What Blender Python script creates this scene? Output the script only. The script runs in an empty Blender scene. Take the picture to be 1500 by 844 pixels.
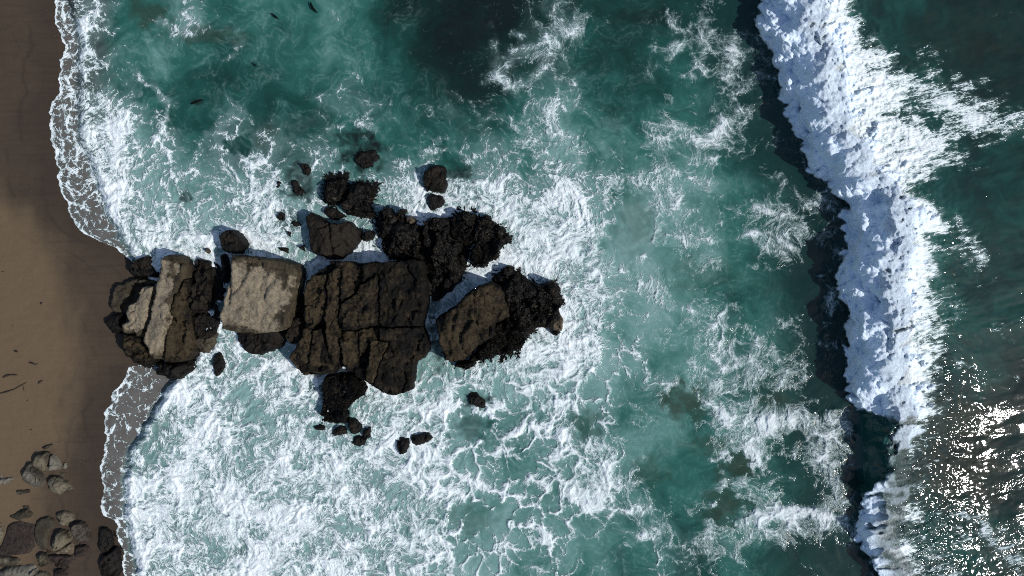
import bpy, math
import numpy as np

# ------------------------------------------------------------------ camera, sky, sun, exposure
S = 0.05            # metres per photograph pixel at sea level
H = 50.0            # flying height of the drone above the sea
CU, CV = 750.0, 422.0
SC = bpy.context.scene
COL = SC.collection
cam_data = bpy.data.cameras.new("camera")
cam_data.sensor_width = 36.0
cam_data.lens = 36.0 * H / (1500 * S)
cam_data.clip_end = 4000.0
cam = bpy.data.objects.new("camera", cam_data)
cam.location = (0, 0, H)
COL.objects.link(cam)
SC.camera = cam

SUN_EL, SUN_AZ = 43.0, -24.0      # azimuth counted from +X (photo right) towards +Y (photo top)
sd_ = np.array([math.cos(math.radians(SUN_EL)) * math.cos(math.radians(SUN_AZ)),
                math.cos(math.radians(SUN_EL)) * math.sin(math.radians(SUN_AZ)),
                math.sin(math.radians(SUN_EL))])
world = bpy.data.worlds.new("World")
SC.world = world
world.use_nodes = True
wn = world.node_tree
wn.nodes.clear()
sky = wn.nodes.new("ShaderNodeTexSky")
sky.sky_type = 'NISHITA'
sky.sun_disc = False
sky.sun_elevation = math.radians(SUN_EL)
sky.sun_rotation = math.radians(90 - SUN_AZ)
bg = wn.nodes.new("ShaderNodeBackground")
bg.inputs[1].default_value = 0.105
wo = wn.nodes.new("ShaderNodeOutputWorld")
wn.links.new(sky.outputs[0], bg.inputs[0])
wn.links.new(bg.outputs[0], wo.inputs[0])

sun_data = bpy.data.lights.new("sun", 'SUN')
sun_data.energy = 3.7
sun_data.angle = math.radians(0.53)
sun_data.color = (1.0, 0.97, 0.92)
sun = bpy.data.objects.new("sun", sun_data)
from mathutils import Vector
sun.rotation_euler = Vector(tuple(sd_)).to_track_quat('Z', 'Y').to_euler()
sun.location = (30, -15, 40)
COL.objects.link(sun)

SC.render.engine = 'CYCLES'
SC.view_settings.view_transform = 'Standard'
SC.view_settings.look = 'None'
SC.view_settings.exposure = 0.0
SC.view_settings.gamma = 1.0
SC.cycles.max_bounces = 6
SC.cycles.diffuse_bounces = 3
SC.cycles.glossy_bounces = 2
SC.cycles.transparent_max_bounces = 8
SC.cycles.sample_clamp_indirect = 4.0
SC.cycles.use_denoising = False
SC.cycles.filter_width = 1.05

# ------------------------------------------------------------------ numpy noise
_rng = np.random.default_rng(7)
PERM = np.concatenate([_rng.permutation(256)] * 3).astype(np.int32)
_a = np.arange(256) * 2 * np.pi / 256
GX, GY = np.cos(_a).astype(np.float32), np.sin(_a).astype(np.float32)
RX = _rng.random(256).astype(np.float32)
RY = _rng.random(256).astype(np.float32)


def perlin(x, y, seed=0):
    x = np.asarray(x, np.float32) + seed * 17.31
    y = np.asarray(y, np.float32) + seed * 7.77
    xi = np.floor(x).astype(np.int32); yi = np.floor(y).astype(np.int32)
    fx = x - xi; fy = y - yi
    xi &= 255; yi &= 255
    u = fx * fx * fx * (fx * (fx * 6 - 15) + 10)
    v = fy * fy * fy * (fy * (fy * 6 - 15) + 10)
    p0 = PERM[xi]; p1 = PERM[xi + 1]
    aa = PERM[p0 + yi]; ab = PERM[p0 + yi + 1]; ba = PERM[p1 + yi]; bb = PERM[p1 + yi + 1]
    n00 = GX[aa] * fx + GY[aa] * fy
    n10 = GX[ba] * (fx - 1) + GY[ba] * fy
    n01 = GX[ab] * fx + GY[ab] * (fy - 1)
    n11 = GX[bb] * (fx - 1) + GY[bb] * (fy - 1)
    a = n00 + u * (n10 - n00); b = n01 + u * (n11 - n01)
    return (a + v * (b - a)) * 1.5


def fbm(x, y, o=4, seed=0, gain=0.5):
    t = 0.0; a = 1.0; f = 1.0
    for i in range(o):
        t = t + a * perlin(x * f, y * f, seed + i * 3)
        a *= gain; f *= 2.03
    return t


def billow(x, y, o=3, seed=0, gain=0.5):
    t = 0.0; a = 1.0; f = 1.0; s = 0
    for i in range(o):
        t = t + a * 1.9 * np.sqrt(np.abs(perlin(x * f, y * f, seed + i * 3)) ** 2 + 0.004)
        s += a; a *= gain; f *= 2.1
    return t / s


def worley(x, y, seed=0):
    """returns F1, F2 in cell units"""
    x = np.asarray(x, np.float32) + seed * 13.7
    y = np.asarray(y, np.float32) + seed * 5.3
    xi = np.floor(x).astype(np.int32); yi = np.floor(y).astype(np.int32)
    f1 = np.full(x.shape, 9.0, np.float32); f2 = np.full(x.shape, 9.0, np.float32)
    for dx in (-1, 0, 1):
        for dy in (-1, 0, 1):
            cx = xi + dx; cy = yi + dy
            h = PERM[PERM[cx & 255] + (cy & 255)]
            d = np.hypot(cx + RX[h] - x, cy + RY[h] - y)
            m = d < f1
            f2 = np.where(m, f1, np.minimum(f2, d))
            f1 = np.where(m, d, f1)
    return f1, f2


def domes(x, y, seed=0):
    f, _ = worley(x, y, seed)
    return np.sqrt(np.clip(1 - (f / 0.95) ** 2, 0, 1))


def sstep(a, b, x):
    t = np.clip((x - a) / (b - a), 0, 1)
    return t * t * (3 - 2 * t)


def lerp(a, b, t):
    return a + (b - a) * t


def polyline_dist(px, py, pts):
    d = np.full(np.shape(px), 1e9, np.float32)
    for (x0, y0), (x1, y1) in zip(pts[:-1], pts[1:]):
        ex, ey = x1 - x0, y1 - y0
        t = np.clip(((px - x0) * ex + (py - y0) * ey) / (ex * ex + ey * ey + 1e-9), 0, 1)
        d = np.minimum(d, np.hypot(px - x0 - t * ex, py - y0 - t * ey))
    return d


def cell_facets(x, y, seed=0):
    """broken-rock relief: every cell of a random mosaic is a tilted plane"""
    x = np.asarray(x, np.float32) + seed * 3.7; y = np.asarray(y, np.float32) + seed * 9.1
    xi = np.floor(x).astype(np.int32); yi = np.floor(y).astype(np.int32)
    best = np.full(x.shape, 9.0, np.float32); z = np.zeros(x.shape, np.float32)
    for dx in (-1, 0, 1):
        for dy in (-1, 0, 1):
            cx = xi + dx; cy = yi + dy
            h = PERM[PERM[cx & 255] + (cy & 255)]
            ox = x - cx - RX[h]; oy = y - cy - RY[h]
            d = np.hypot(ox, oy) + 0.25 * RX[(h + 91) & 255]
            pl = (RX[(h + 37) & 255] - .5) * 1.6 * ox + (RY[(h + 11) & 255] - .5) * 1.6 * oy + (RX[(h + 5) & 255] - .5) * .7
            m = d < best
            best = np.where(m, d, best); z = np.where(m, pl, z)
    return z


def poly_sd(px, py, pts):
    """signed distance, positive inside"""
    n = len(pts)
    d = polyline_dist(px, py, list(pts) + [pts[0]])
    ins = np.zeros(np.shape(px), bool)
    for i in range(n):
        x0, y0 = pts[i]; x1, y1 = pts[(i + 1) % n]
        if y0 == y1:
            continue
        c = (y0 > py) != (y1 > py)
        ins ^= c & (px < (x1 - x0) * (py - y0) / (y1 - y0) + x0)
    return np.where(ins, d, -d)


def chaikin(pts, it=1):
    for _ in range(it):
        o = []
        n = len(pts)
        for i in range(n):
            a = pts[i]; b = pts[(i + 1) % n]
            o.append((a[0] * .75 + b[0] * .25, a[1] * .75 + b[1] * .25))
            o.append((a[0] * .25 + b[0] * .75, a[1] * .25 + b[1] * .75))
        pts = o
    return pts


def W(u, v, z=0.0):
    """photo position of a point known to lie at height z -> where it stands on the map"""
    k = S * (H - z) / H
    return (u - CU) * k, (CV - v) * k


# ------------------------------------------------------------------ node helper
class NT:
    def __init__(self, name):
        self.mat = bpy.data.materials.new(name)
        self.mat.use_nodes = True
        self.t = self.mat.node_tree
        self.t.nodes.clear()
        self.out = self.t.nodes.new("ShaderNodeOutputMaterial")

    def put(self, sock, val):
        if isinstance(val, bpy.types.NodeSocket):
            self.t.links.new(val, sock)
        elif val is not None:
            if sock.type == 'RGBA' and len(val) == 3:
                val = (*val, 1)
            sock.default_value = val

    def attr(self, name, out='Fac'):
        n = self.t.nodes.new("ShaderNodeAttribute"); n.attribute_name = name
        return n.outputs[out]

    def noise(self, vec, scale, detail=3, rough=0.55, dist=0.0, out='Fac'):
        n = self.t.nodes.new("ShaderNodeTexNoise")
        self.put(n.inputs['Vector'], vec)
        n.inputs['Scale'].default_value = scale
        n.inputs['Detail'].default_value = detail
        n.inputs['Roughness'].default_value = rough
        n.inputs['Distortion'].default_value = dist
        return n.outputs[out]

    def voro(self, vec, scale, feature='F1', out='Distance'):
        n = self.t.nodes.new("ShaderNodeTexVoronoi"); n.feature = feature
        self.put(n.inputs['Vector'], vec)
        n.inputs['Scale'].default_value = scale
        return n.outputs[out]

    def m(self, op, a, b=0.0, c=None, clamp=False):
        n = self.t.nodes.new("ShaderNodeMath"); n.operation = op; n.use_clamp = clamp
        self.put(n.inputs[0], a); self.put(n.inputs[1], b)
        if c is not None:
            self.put(n.inputs[2], c)
        return n.outputs[0]

    def ss(self, x, a, b, lo=0.0, hi=1.0):
        n = self.t.nodes.new("ShaderNodeMapRange"); n.interpolation_type = 'SMOOTHSTEP'
        self.put(n.inputs[0], x)
        for i, q in enumerate((a, b, lo, hi)):
            self.put(n.inputs[i + 1], q)
        return n.outputs[0]

    def mix(self, f, a, b):
        n = self.t.nodes.new("ShaderNodeMix"); n.data_type = 'RGBA'
        self.put(n.inputs[0], f); self.put(n.inputs[6], a); self.put(n.inputs[7], b)
        return n.outputs[2]

    def mixf(self, f, a, b):
        n = self.t.nodes.new("ShaderNodeMix"); n.data_type = 'FLOAT'
        self.put(n.inputs[0], f); self.put(n.inputs[2], a); self.put(n.inputs[3], b)
        return n.outputs[0]

    def mapping(self, vec, scale=(1, 1, 1), rot=(0, 0, 0)):
        n = self.t.nodes.new("ShaderNodeMapping")
        self.put(n.inputs[0], vec)
        n.inputs['Scale'].default_value = scale
        n.inputs['Rotation'].default_value = rot
        return n.outputs[0]

    def bump(self, h, strength=0.5, dist=0.05, normal=None):
        n = self.t.nodes.new("ShaderNodeBump")
        self.put(n.inputs['Height'], h)
        self.put(n.inputs['Strength'], strength)
        self.put(n.inputs['Distance'], dist)
        if normal is not None:
            self.put(n.inputs['Normal'], normal)
        return n.outputs[0]

    def geo(self, out='Position'):
        return self.t.nodes.new("ShaderNodeNewGeometry").outputs[out]

    def tex(self, out='Object'):
        return self.t.nodes.new("ShaderNodeTexCoord").outputs[out]

    def rnd(self):
        return self.t.nodes.new("ShaderNodeObjectInfo").outputs['Random']

    def vadd(self, a, b):
        n = self.t.nodes.new("ShaderNodeVectorMath"); n.operation = 'ADD'
        self.put(n.inputs[0], a); self.put(n.inputs[1], b)
        return n.outputs[0]

    def sep(self, v):
        n = self.t.nodes.new("ShaderNodeSeparateXYZ"); self.put(n.inputs[0], v)
        return n.outputs

    def bsdf(self, color, rough, spec=0.5, normal=None, ior=None, alpha=None):
        n = self.t.nodes.new("ShaderNodeBsdfPrincipled")
        self.put(n.inputs['Base Color'], color)
        self.put(n.inputs['Roughness'], rough)
        self.put(n.inputs['Specular IOR Level'], spec)
        if ior:
            n.inputs['IOR'].default_value = ior
        self.put(n.inputs['Normal'], normal)
        self.put(n.inputs['Alpha'], alpha)
        self.t.links.new(n.outputs[0], self.out.inputs[0])
        return n


# ------------------------------------------------------------------ mesh helper
def grid_object(name, X, Y, Z, mat, keep=None, attrs=None, parent=None, origin=None):
    """regular grid arrays (rows, cols) -> one mesh object; keep = mask of quads"""
    r, c = X.shape
    idx = np.arange(r * c).reshape(r, c)
    q = np.stack([idx[:-1, :-1], idx[1:, :-1], idx[1:, 1:], idx[:-1, 1:]], -1)   # rows run down the photo
    if keep is not None:
        q = q[keep]
    q = q.reshape(-1, 4)
    used = np.zeros(r * c, bool); used[q.ravel()] = True
    remap = np.cumsum(used) - 1
    q = remap[q]
    co = np.stack([X, Y, Z], -1).reshape(-1, 3)[used].astype(np.float32)
    ob = mesh_object(name, co, q, mat, parent, origin)
    for k, a in (attrs or {}).items():
        a = np.asarray(a, np.float32)
        a = a.reshape(r * c, -1)[used]
        if a.shape[1] == 1:
            at = ob.data.attributes.new(k, 'FLOAT', 'POINT'); at.data.foreach_set('value', a.ravel())
        elif k.startswith('col'):
            at = ob.data.attributes.new(k, 'FLOAT_COLOR', 'POINT')
            at.data.foreach_set('color', np.concatenate([a, np.ones((len(a), 1), np.float32)], 1).ravel())
        else:
            at = ob.data.attributes.new(k, 'FLOAT_VECTOR', 'POINT')
            at.data.foreach_set('vector', np.ascontiguousarray(a).ravel())
    return ob


def mesh_object(name, co, faces, mat, parent=None, origin=None, smooth=True):
    me = bpy.data.meshes.new(name)
    co = np.asarray(co, np.float32); faces = np.asarray(faces, np.int32)
    if origin is not None:
        co = co - np.asarray(origin, np.float32)
    n, k = faces.shape
    me.vertices.add(len(co)); me.vertices.foreach_set('co', co.ravel())
    me.loops.add(n * k); me.loops.foreach_set('vertex_index', faces.ravel())
    me.polygons.add(n)
    me.polygons.foreach_set('loop_start', np.arange(0, n * k, k, dtype=np.int32))
    if smooth:
        me.polygons.foreach_set('use_smooth', np.ones(n, bool))
    me.update(calc_edges=True)
    me.materials.append(mat)
    ob = bpy.data.objects.new(name, me)
    if origin is not None:
        ob.location = tuple(float(t) for t in origin)
    COL.objects.link(ob)
    if parent is not None:
        ob.parent = parent
        if origin is not None:
            ob.location = tuple(float(a) - b for a, b in zip(origin, parent.location))
    return ob


def tag(o, label=None, cat=None, group=None, kind=None):
    if label: o['label'] = label
    if cat: o['category'] = cat
    if group: o['group'] = group
    if kind: o['kind'] = kind
    return o


# ------------------------------------------------------------------ shore lines (photo columns as functions of the row)
SW_V = [-1100, -400, 0, 30, 60, 66, 90, 110, 135, 146, 165, 200, 235, 275, 295, 325, 343, 353, 362, 378, 400, 460, 525, 533, 538, 552, 575, 592, 604, 625, 640, 660, 690, 720, 742, 756, 762, 772, 790, 815, 844, 1300, 1900]
SW_U = [20, 60, 78, 81, 89, 94, 86, 88, 84, 79, 71, 73, 82, 86, 96, 105, 121, 143, 168, 186, 205, 225, 226, 214, 190, 181, 166, 161, 152, 149, 154, 151, 147, 150, 147, 152, 164, 168, 174, 178, 180, 250, 330]
BO_V = [-1100, -400, 0, 30, 60, 100, 150, 165, 210, 240, 270, 305, 345, 372, 400, 460, 520, 545, 565, 590, 605, 640, 660, 700, 740, 780, 820, 844, 1300, 1900]
BO_U = [42, 80, 100, 108, 118, 117, 115, 118, 119, 135, 146, 156, 178, 192, 215, 240, 292, 268, 250, 234, 228, 205, 191, 186, 184, 190, 199, 205, 270, 352]


def swash_edge(v):
    n = 5 * perlin(v / 21.0, v * 0 + 3.1) + 2.2 * np.abs(perlin(v / 9.0, v * 0 + 8.4)) * 2 + 1.2 * perlin(v / 3.7, v * 0 + 1.4)
    return np.interp(v, SW_V, SW_U) + n * 0.8


def bore_edge(v):
    n = 4 * perlin(v / 17.0, v * 0 + 5.1) + 2.5 * perlin(v / 6.0, v * 0 + 9.4)
    return np.interp(v, BO_V, BO_U) + n


def sand_height(u, v):
    e = np.interp(v, [-1100, -400, 0, 200, 350, 450, 530, 650, 844, 1300, 1900], [30, 70, 85, 85, 150, 185, 185, 155, 180, 240, 322]) - u
    z = np.where(e > 0, 0.02 + 0.55 * (1 - np.exp(-e / 180.0)), 0.02 + e * 0.0075)
    return np.maximum(z, -3.0)


# ------------------------------------------------------------------ materials
WATER_EPS = 0.0


def water_material(name, film=False, sss=False):
    t = NT(name)
    pos = t.geo()
    warp = t.attr('warp', 'Vector')
    foam = t.attr('foam')
    puff = t.attr('puff')
    rip = t.attr('ripple')
    wcol = t.attr('col_water', 'Color')
    bright = t.attr('bright')
    f1 = t.noise(warp, 3.8, 4, 0.6)
    f2 = t.noise(pos, 9.0, 3, 0.6)
    lace = t.voro(warp, 3.6, 'DISTANCE_TO_EDGE')
    lac = t.ss(lace, 0.02, 0.16, 1.0, 0.0)
    fine = t.m('ADD', t.m('MULTIPLY', t.m('SUBTRACT', f1, 0.5), 0.6), t.m('MULTIPLY', t.m('SUBTRACT', f2, 0.5), 0.28))
    fine = t.m('ADD', fine, t.m('MULTIPLY', lac, 0.13))
    th = t.m('ABSOLUTE', t.m('SUBTRACT', t.noise(warp, 1.1, 4, 0.6), 0.5))
    th2 = t.m('ABSOLUTE', t.m('SUBTRACT', t.noise(warp, 2.5, 3, 0.6), 0.5))
    tg = t.m('MULTIPLY', t.ss(foam, -0.1, 0.35), t.ss(foam, 0.45, 0.95, 1.0, 0.45))
    tg = t.m('MULTIPLY', tg, t.attr('grain'))
    fine = t.m('ADD', fine, t.m('MULTIPLY', tg, t.m('ADD', t.ss(th, 0.0, 0.05, 0.28, -0.04), t.ss(th2, 0.0, 0.06, 0.16, -0.03))))
    pot = t.m('ADD', foam, fine)
    soft = t.ss(pot, 0.36, 0.78)
    hard = t.ss(pot, 0.47, 0.6)
    mist = t.ss(pot, 0.17, 0.92)
    kb = t.ss(bright, 0.67, 0.93)
    hard = t.mixf(kb, mist, hard)
    soft = t.mixf(kb, mist, soft)
    F = t.m('MAXIMUM', t.m('MULTIPLY', t.m('ADD', t.m('MULTIPLY', soft, 0.5), t.m('MULTIPLY', hard, 0.5)), t.m('MAXIMUM', bright, 0.82)), puff, clamp=True)
    white = t.mix(t.ss(pot, 0.45, 1.0), (0.31, 0.42, 0.42), (0.72, 0.78, 0.80))
    white = t.mix(puff, white, (0.70, 0.81, 0.93))
    col = t.mix(F, wcol, white)
    rough = t.mixf(F, 0.055, 0.75)
    # wind ripples and chop
    rp = t.mapping(pos, (0.55, 1.5, 1.0), (0, 0, math.radians(-14)))
    h1 = t.noise(rp, 0.9, 2, 0.55, 0.6)
    h2 = t.noise(pos, 5.5, 2.5, 0.6, 0.3)
    hw = t.m('ADD', t.m('MULTIPLY', h1, 1.0), t.m('MULTIPLY', h2, 0.5))
    hw = t.m('MULTIPLY', hw, rip)
    hf = t.m('MULTIPLY', pot, t.mixf(F, 0.0, 0.07))
    hp = t.m('MULTIPLY', t.noise(pos, 6.0, 5, 0.7), t.m('MULTIPLY', puff, 0.04))
    nrm = t.bump(t.m('ADD', hw, t.m('ADD', hf, hp)), 1.0, 1.0)
    if film:
        alpha = t.m('MAXIMUM', t.m('MULTIPLY', F, 1.0), t.attr('film'), clamp=True)
        t.bsdf(col, rough, 0.5, nrm, 1.33, alpha)
    else:
        b = t.bsdf(col, rough, 0.5, nrm, 1.33)
        if sss:
            t.put(b.inputs['Subsurface Weight'], t.m('MULTIPLY', puff, 0.25))
            b.inputs['Subsurface Radius'].default_value = (0.6, 0.85, 1.0)
            b.inputs['Subsurface Scale'].default_value = 0.15
    return t.mat


M_SEA = water_material("sea_water")
M_WAVE = water_material("wave_foam")
M_FILM = water_material("swash_water", True)


def sand_material():
    t = NT("wet_and_dry_sand")
    pos = t.geo()
    wet = t.attr('wet')
    n1 = t.noise(pos, 0.35, 4, 0.55)
    n2 = t.noise(pos, 30.0, 3, 0.7)
    st = t.noise(t.mapping(pos, (0.25, 2.2, 1), (0, 0, math.radians(6))), 1.6, 3, 0.5)
    w = t.m('ADD', wet, t.m('MULTIPLY', t.m('SUBTRACT', n1, 0.5), 0.35), clamp=True)
    dry = t.mix(n2, (0.097, 0.068, 0.041), (0.142, 0.101, 0.062))
    dmp = t.mix(n2, (0.036, 0.026, 0.0185), (0.056, 0.041, 0.030))
    col = t.mix(w, dry, dmp)
    col = t.mix(t.m('MULTIPLY', t.ss(st, 0.45, 0.75), t.m('MULTIPLY', wet, 0.35)), col, (0.030, 0.022, 0.016))
    # shell grit and drying bubbles
    dots = t.voro(pos, 7.0, 'F1')
    dsel = t.noise(pos, 3.1, 2, 0.6)
    spec = t.m('MULTIPLY', t.ss(dots, 0.10, 0.05), t.ss(t.m('ADD', dsel, t.m('MULTIPLY', t.attr('grit'), 0.5)), 0.62, 0.72))
    col = t.mix(t.m('MULTIPLY', spec, 0.7), col, (0.42, 0.40, 0.37))
    rough = t.mixf(w, 0.9, 0.42)
    h = t.m('ADD', t.m('MULTIPLY', n2, 0.012), t.m('ADD', t.m('MULTIPLY', st, 0.03), t.m('MULTIPLY', t.noise(pos, 4.0, 4, 0.6), 0.03)))
    t.bsdf(col, rough, 0.16, t.bump(h, 0.8, 1.0))
    return t.mat


M_SAND = sand_material()


def rock_material(name, dark, mid, pale, wetcol=(0.006, 0.005, 0.0045), wet_z=0.55, relief=0.06, rough=0.75, lichen=None, blotch=0.72):
    t = NT(name)
    pos = t.geo()
    o = t.vadd(pos, t.m('MULTIPLY', t.rnd(), 40.0))
    pa = t.attr('pale')
    n1 = t.noise(o, 1.1, 5, 0.62)
    n2 = t.noise(o, 5.0, 5, 0.68)
    n3 = t.noise(o, 22.0, 3, 0.6)
    col = t.mix(t.ss(n1, 0.35, 0.65), dark, mid)
    k = t.ss(t.m('ADD', pa, t.m('ADD', t.m('MULTIPLY', t.m('SUBTRACT', n1, 0.5), 1.0), t.m('MULTIPLY', t.m('SUBTRACT', n2, 0.5), 0.5))), 0.32, 0.70)
    col = t.mix(k, col, pale)
    if lichen:
        col = t.mix(t.m('MULTIPLY', t.ss(t.noise(o, 2.3, 4, 0.7), 0.52, 0.68), 0.7), col, lichen)
    blot = t.m('ADD', t.m('MULTIPLY', n2, 0.55), t.m('MULTIPLY', n3, 0.45))
    col = t.mix(t.ss(blot, 0.36, 0.62), t.mix(blotch, col, (0.004, 0.0036, 0.003)), col)
    pits = t.ss(t.noise(o, 11.0, 2, 0.5), 0.66, 0.72)
    col = t.mix(t.m('MULTIPLY', pits, 0.6), col, (0.02, 0.017, 0.014))
    z = t.sep(pos)[2]
    wz = t.m('ADD', z, t.m('MULTIPLY', t.m('SUBTRACT', n1, 0.5), 1.1))
    wet = t.ss(wz, wet_z - 0.25, wet_z + 0.3, 1.0, 0.0)
    col = t.mix(t.m('MULTIPLY', wet, 0.93), col, wetcol)
    rg = t.mixf(wet, rough, 0.48)
    h = t.m('ADD', t.m('MULTIPLY', n2, 1.0), t.m('MULTIPLY', n3, 0.35))
    h = t.m('SUBTRACT', h, t.m('MULTIPLY', pits, 0.25))
    t.bsdf(col, rg, 0.16, t.bump(h, 1.0, relief * 1.5))
    return t.mat


M_PALE = rock_material("pale_weathered_rock", (0.035, 0.028, 0.018), (0.075, 0.060, 0.036), (0.255, 0.212, 0.150), wet_z=0.55, blotch=0.45)
M_BROWN = rock_material("brown_weedy_rock", (0.0022, 0.0019, 0.0015), (0.0092, 0.0069, 0.0036), (0.054, 0.039, 0.020), wet_z=0.6)
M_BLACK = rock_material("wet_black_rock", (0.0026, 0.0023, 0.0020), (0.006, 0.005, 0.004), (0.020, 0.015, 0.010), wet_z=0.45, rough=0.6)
M_OLIVE = rock_material("olive_beach_rock", (0.034, 0.028, 0.019), (0.062, 0.053, 0.036), (0.14, 0.122, 0.085), wet_z=-9, relief=0.04, blotch=0.4)
M_GREY = rock_material("grey_beach_rock", (0.050, 0.044, 0.034), (0.085, 0.076, 0.060), (0.165, 0.152, 0.122), wet_z=-9, relief=0.04, blotch=0.4)
M_PURPLE = rock_material("purple_brown_bedrock", (0.036, 0.025, 0.022), (0.06, 0.043, 0.036), (0.10, 0.085, 0.065), wet_z=-9, relief=0.06, lichen=(0.05, 0.047, 0.028))
M_TAN = rock_material("tan_beach_rock", (0.09, 0.068, 0.045), (0.14, 0.11, 0.075), (0.22, 0.185, 0.13), wet_z=-9, relief=0.035, blotch=0.4)


def weed_material():
    t = NT("wet_kelp")
    o = t.geo()
    n = t.noise(o, 6.0, 2, 0.6)
    fr = t.attr('frond')
    col = t.mix(t.ss(n, 0.35, 0.7), (0.0020, 0.0019, 0.0017), (0.0055, 0.0045, 0.003))
    col = t.mix(t.ss(fr, 0.86, 1.0), col, (0.020, 0.014, 0.007))
    t.bsdf(col, t.mixf(fr, 0.65, 0.45), 0.12)
    return t.mat


M_WEED = weed_material()


def twig_material():
    t = NT("dry_weed_stalk")
    n = t.noise(t.geo(), 9.0, 2, 0.6)
    t.bsdf(t.mix(n, (0.012, 0.009, 0.007), (0.045, 0.03, 0.02)), 0.8, 0.3)
    return t.mat


M_TWIG = twig_material()

# ------------------------------------------------------------------ the sea
# foam cover, typed from the photograph: one digit per 50 x 50 pixels (0 bare water .. 9 white water)
FOAM = """
00744 53212 00001 34223 43999 20001
00742 23100 11003 44113 55999 84410
00653 11112 21124 44113 45999 98642
00885 24423 42344 56323 56599 99775
00887 56546 34646 77445 43399 99842
00898 87876 68888 78656 42249 98311
00889 99998 88889 99735 44559 97321
00889 99999 99999 99634 43439 97441
00099 99999 99999 99745 42229 97433
00099 99999 99999 98744 44349 98623
00077 88889 99888 87644 45439 98621
00077 88889 99987 77544 44445 97422
00088 88999 99966 67643 36768 36421
00088 99999 99977 77753 35447 35321
00099 99999 99987 77764 45534 54222
00099 99999 99876 66545 35776 65443
00099 99999 99876 56435 34221 57544
""".strip().split("\n")
# water tone: 0 near black green, 5 sea green, 9 milky turquoise
TONE = """
000556555653211233334433322111
000565555654212344444433322211
000554445554322454445443322221
000654444455444566555544322222
000665444455555676555544333222
000776665555565556677655433222
000777777766667777776555432322
000777777777777777776555432322
000777777777777777776554432322
000777777777777777776555432332
000677777777777777766555432222
000666777777777777666544432221
000677777777776666665544432211
000777777777776666665544432111
000777777777777666555554432211
000777777777777666555554422222
000777777777777666554543322232
""".split()
FM = np.array([[int(c) for c in r.replace(' ', '')] for r in FOAM], np.float32) / 9
TM = np.array([[int(c) for c in r] for r in TONE], np.float32) / 9


def coarse(mapp, u, v):
    """smooth (cubic-ish) lookup of a 50 px map"""
    x = np.clip(u / 50.0 - 0.5, 0, mapp.shape[1] - 1.001)
    y = np.clip(v / 49.65 - 0.5, 0, mapp.shape[0] - 1.001)
    xi = x.astype(int); yi = y.astype(int)
    fx = x - xi; fy = y - yi
    fx = fx * fx * (3 - 2 * fx); fy = fy * fy * (3 - 2 * fy)
    a = mapp[yi, xi] * (1 - fx) + mapp[yi, xi + 1] * fx
    b = mapp[yi + 1, xi] * (1 - fx) + mapp[yi + 1, xi + 1] * fx
    return a * (1 - fy) + b * fy


def axis(lo, hi, step, far, dense=None, dstep=None, grow=1.22):
    a = []
    x = lo
    while x < hi:
        a.append(x)
        x += dstep if dense and dense[0] < x < dense[1] else step
    a.append(hi)
    out = []; s = step; x = a[-1]
    while x < far[1]:
        s *= 1.045 if s < 9 else grow; x += s; out.append(x)
    pre = []; s = step; x = a[0]
    while x > far[0]:
        s *= 1.045 if s < 9 else grow; x -= s; pre.append(x)
    return np.array(pre[::-1] + a + out, np.float32)


AU = axis(10, 1560, 1.42, (10, 22000), (1090, 1345), 1.0)
AV = axis(-60, 904, 1.42, (-22000, 22000))
U, V = np.meshgrid(AU, AV)
U = U.astype(np.float32); V = V.astype(np.float32)
Uc = np.clip(U, -200, 2600); Vc = np.clip(V, -1000, 1850)

# ---- stirring: carry the pattern along eddies
gs = 5.0
gu = np.arange(-400, 2750, gs, dtype=np.float32); gv = np.arange(-1100, 1950, gs, dtype=np.float32)
GU, GV = np.meshgrid(gu, gv)
psi = 60 * perlin(GU / 210, GV / 210, 1) + 26 * perlin(GU / 85, GV / 85, 2) + 9 * perlin(GU / 36, GV / 36, 3)
VY, VX = np.gradient(psi, gs)
FLX, FLY = VY, -VX


def samp(f, x, y):
    a = np.clip((x - gu[0]) / gs, 0, len(gu) - 1.001); b = np.clip((y - gv[0]) / gs, 0, len(gv) - 1.001)
    i = a.astype(np.int32); j = b.astype(np.int32); a = a - i; b = b - j
    return (f[j, i] * (1 - a) + f[j, i + 1] * a) * (1 - b) + (f[j + 1, i] * (1 - a) + f[j + 1, i + 1] * a) * b


QU, QV = Uc.copy(), Vc.copy()
for k in range(5):
    du = samp(FLX, QU, QV); dv = samp(FLY, QU, QV)
    QU = QU - du * 5.0; QV = QV - dv * 5.0
QU = QU.astype(np.float32); QV = QV.astype(np.float32)

# ---- breaking wave line
FR_V = [-1000, -300, 0, 40, 80, 120, 165, 195, 215, 250, 262, 290, 300, 330, 355, 380, 420, 450, 490, 520, 560, 590, 612, 640, 680, 710, 740, 770, 800, 820, 840, 1100, 1850]
FR_U = [1030, 1090, 1114, 1110, 1134, 1141, 1150, 1162, 1182, 1190, 1212, 1230, 1243, 1236, 1244, 1232, 1229, 1240, 1241, 1239, 1243, 1250, 1262, 1262, 1264, 1268, 1263, 1262, 1259, 1276, 1288, 1320, 1400]
fv = Vc[:, 0]
front = np.interp(fv, FR_V, FR_U) 
foamy_v = np.interp(fv, [-300, 600, 614, 706, 716, 1100], [1, 1, 0, 0, 1, 1])
front_s = np.interp(fv, FR_V, FR_U)
front_s = np.convolve(np.pad(front_s, 30, 'edge'), np.ones(61) / 61, 'valid')
cr_v = np.interp(fv, [-300, 0, 200, 320, 420, 600, 640, 700, 760, 830, 1100], [80, 76, 66, 74, 72, 60, 40, 38, 34, 24, 22])
hh_v = np.interp(fv, [-300, 0, 200, 400, 560, 660, 760, 830, 1100], [2.9, 2.9, 2.8, 3.1, 2.8, 2.0, 1.5, 1.2, 1.1])
sj = np.clip(U - front_s[:, None], -40, 400)
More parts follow.
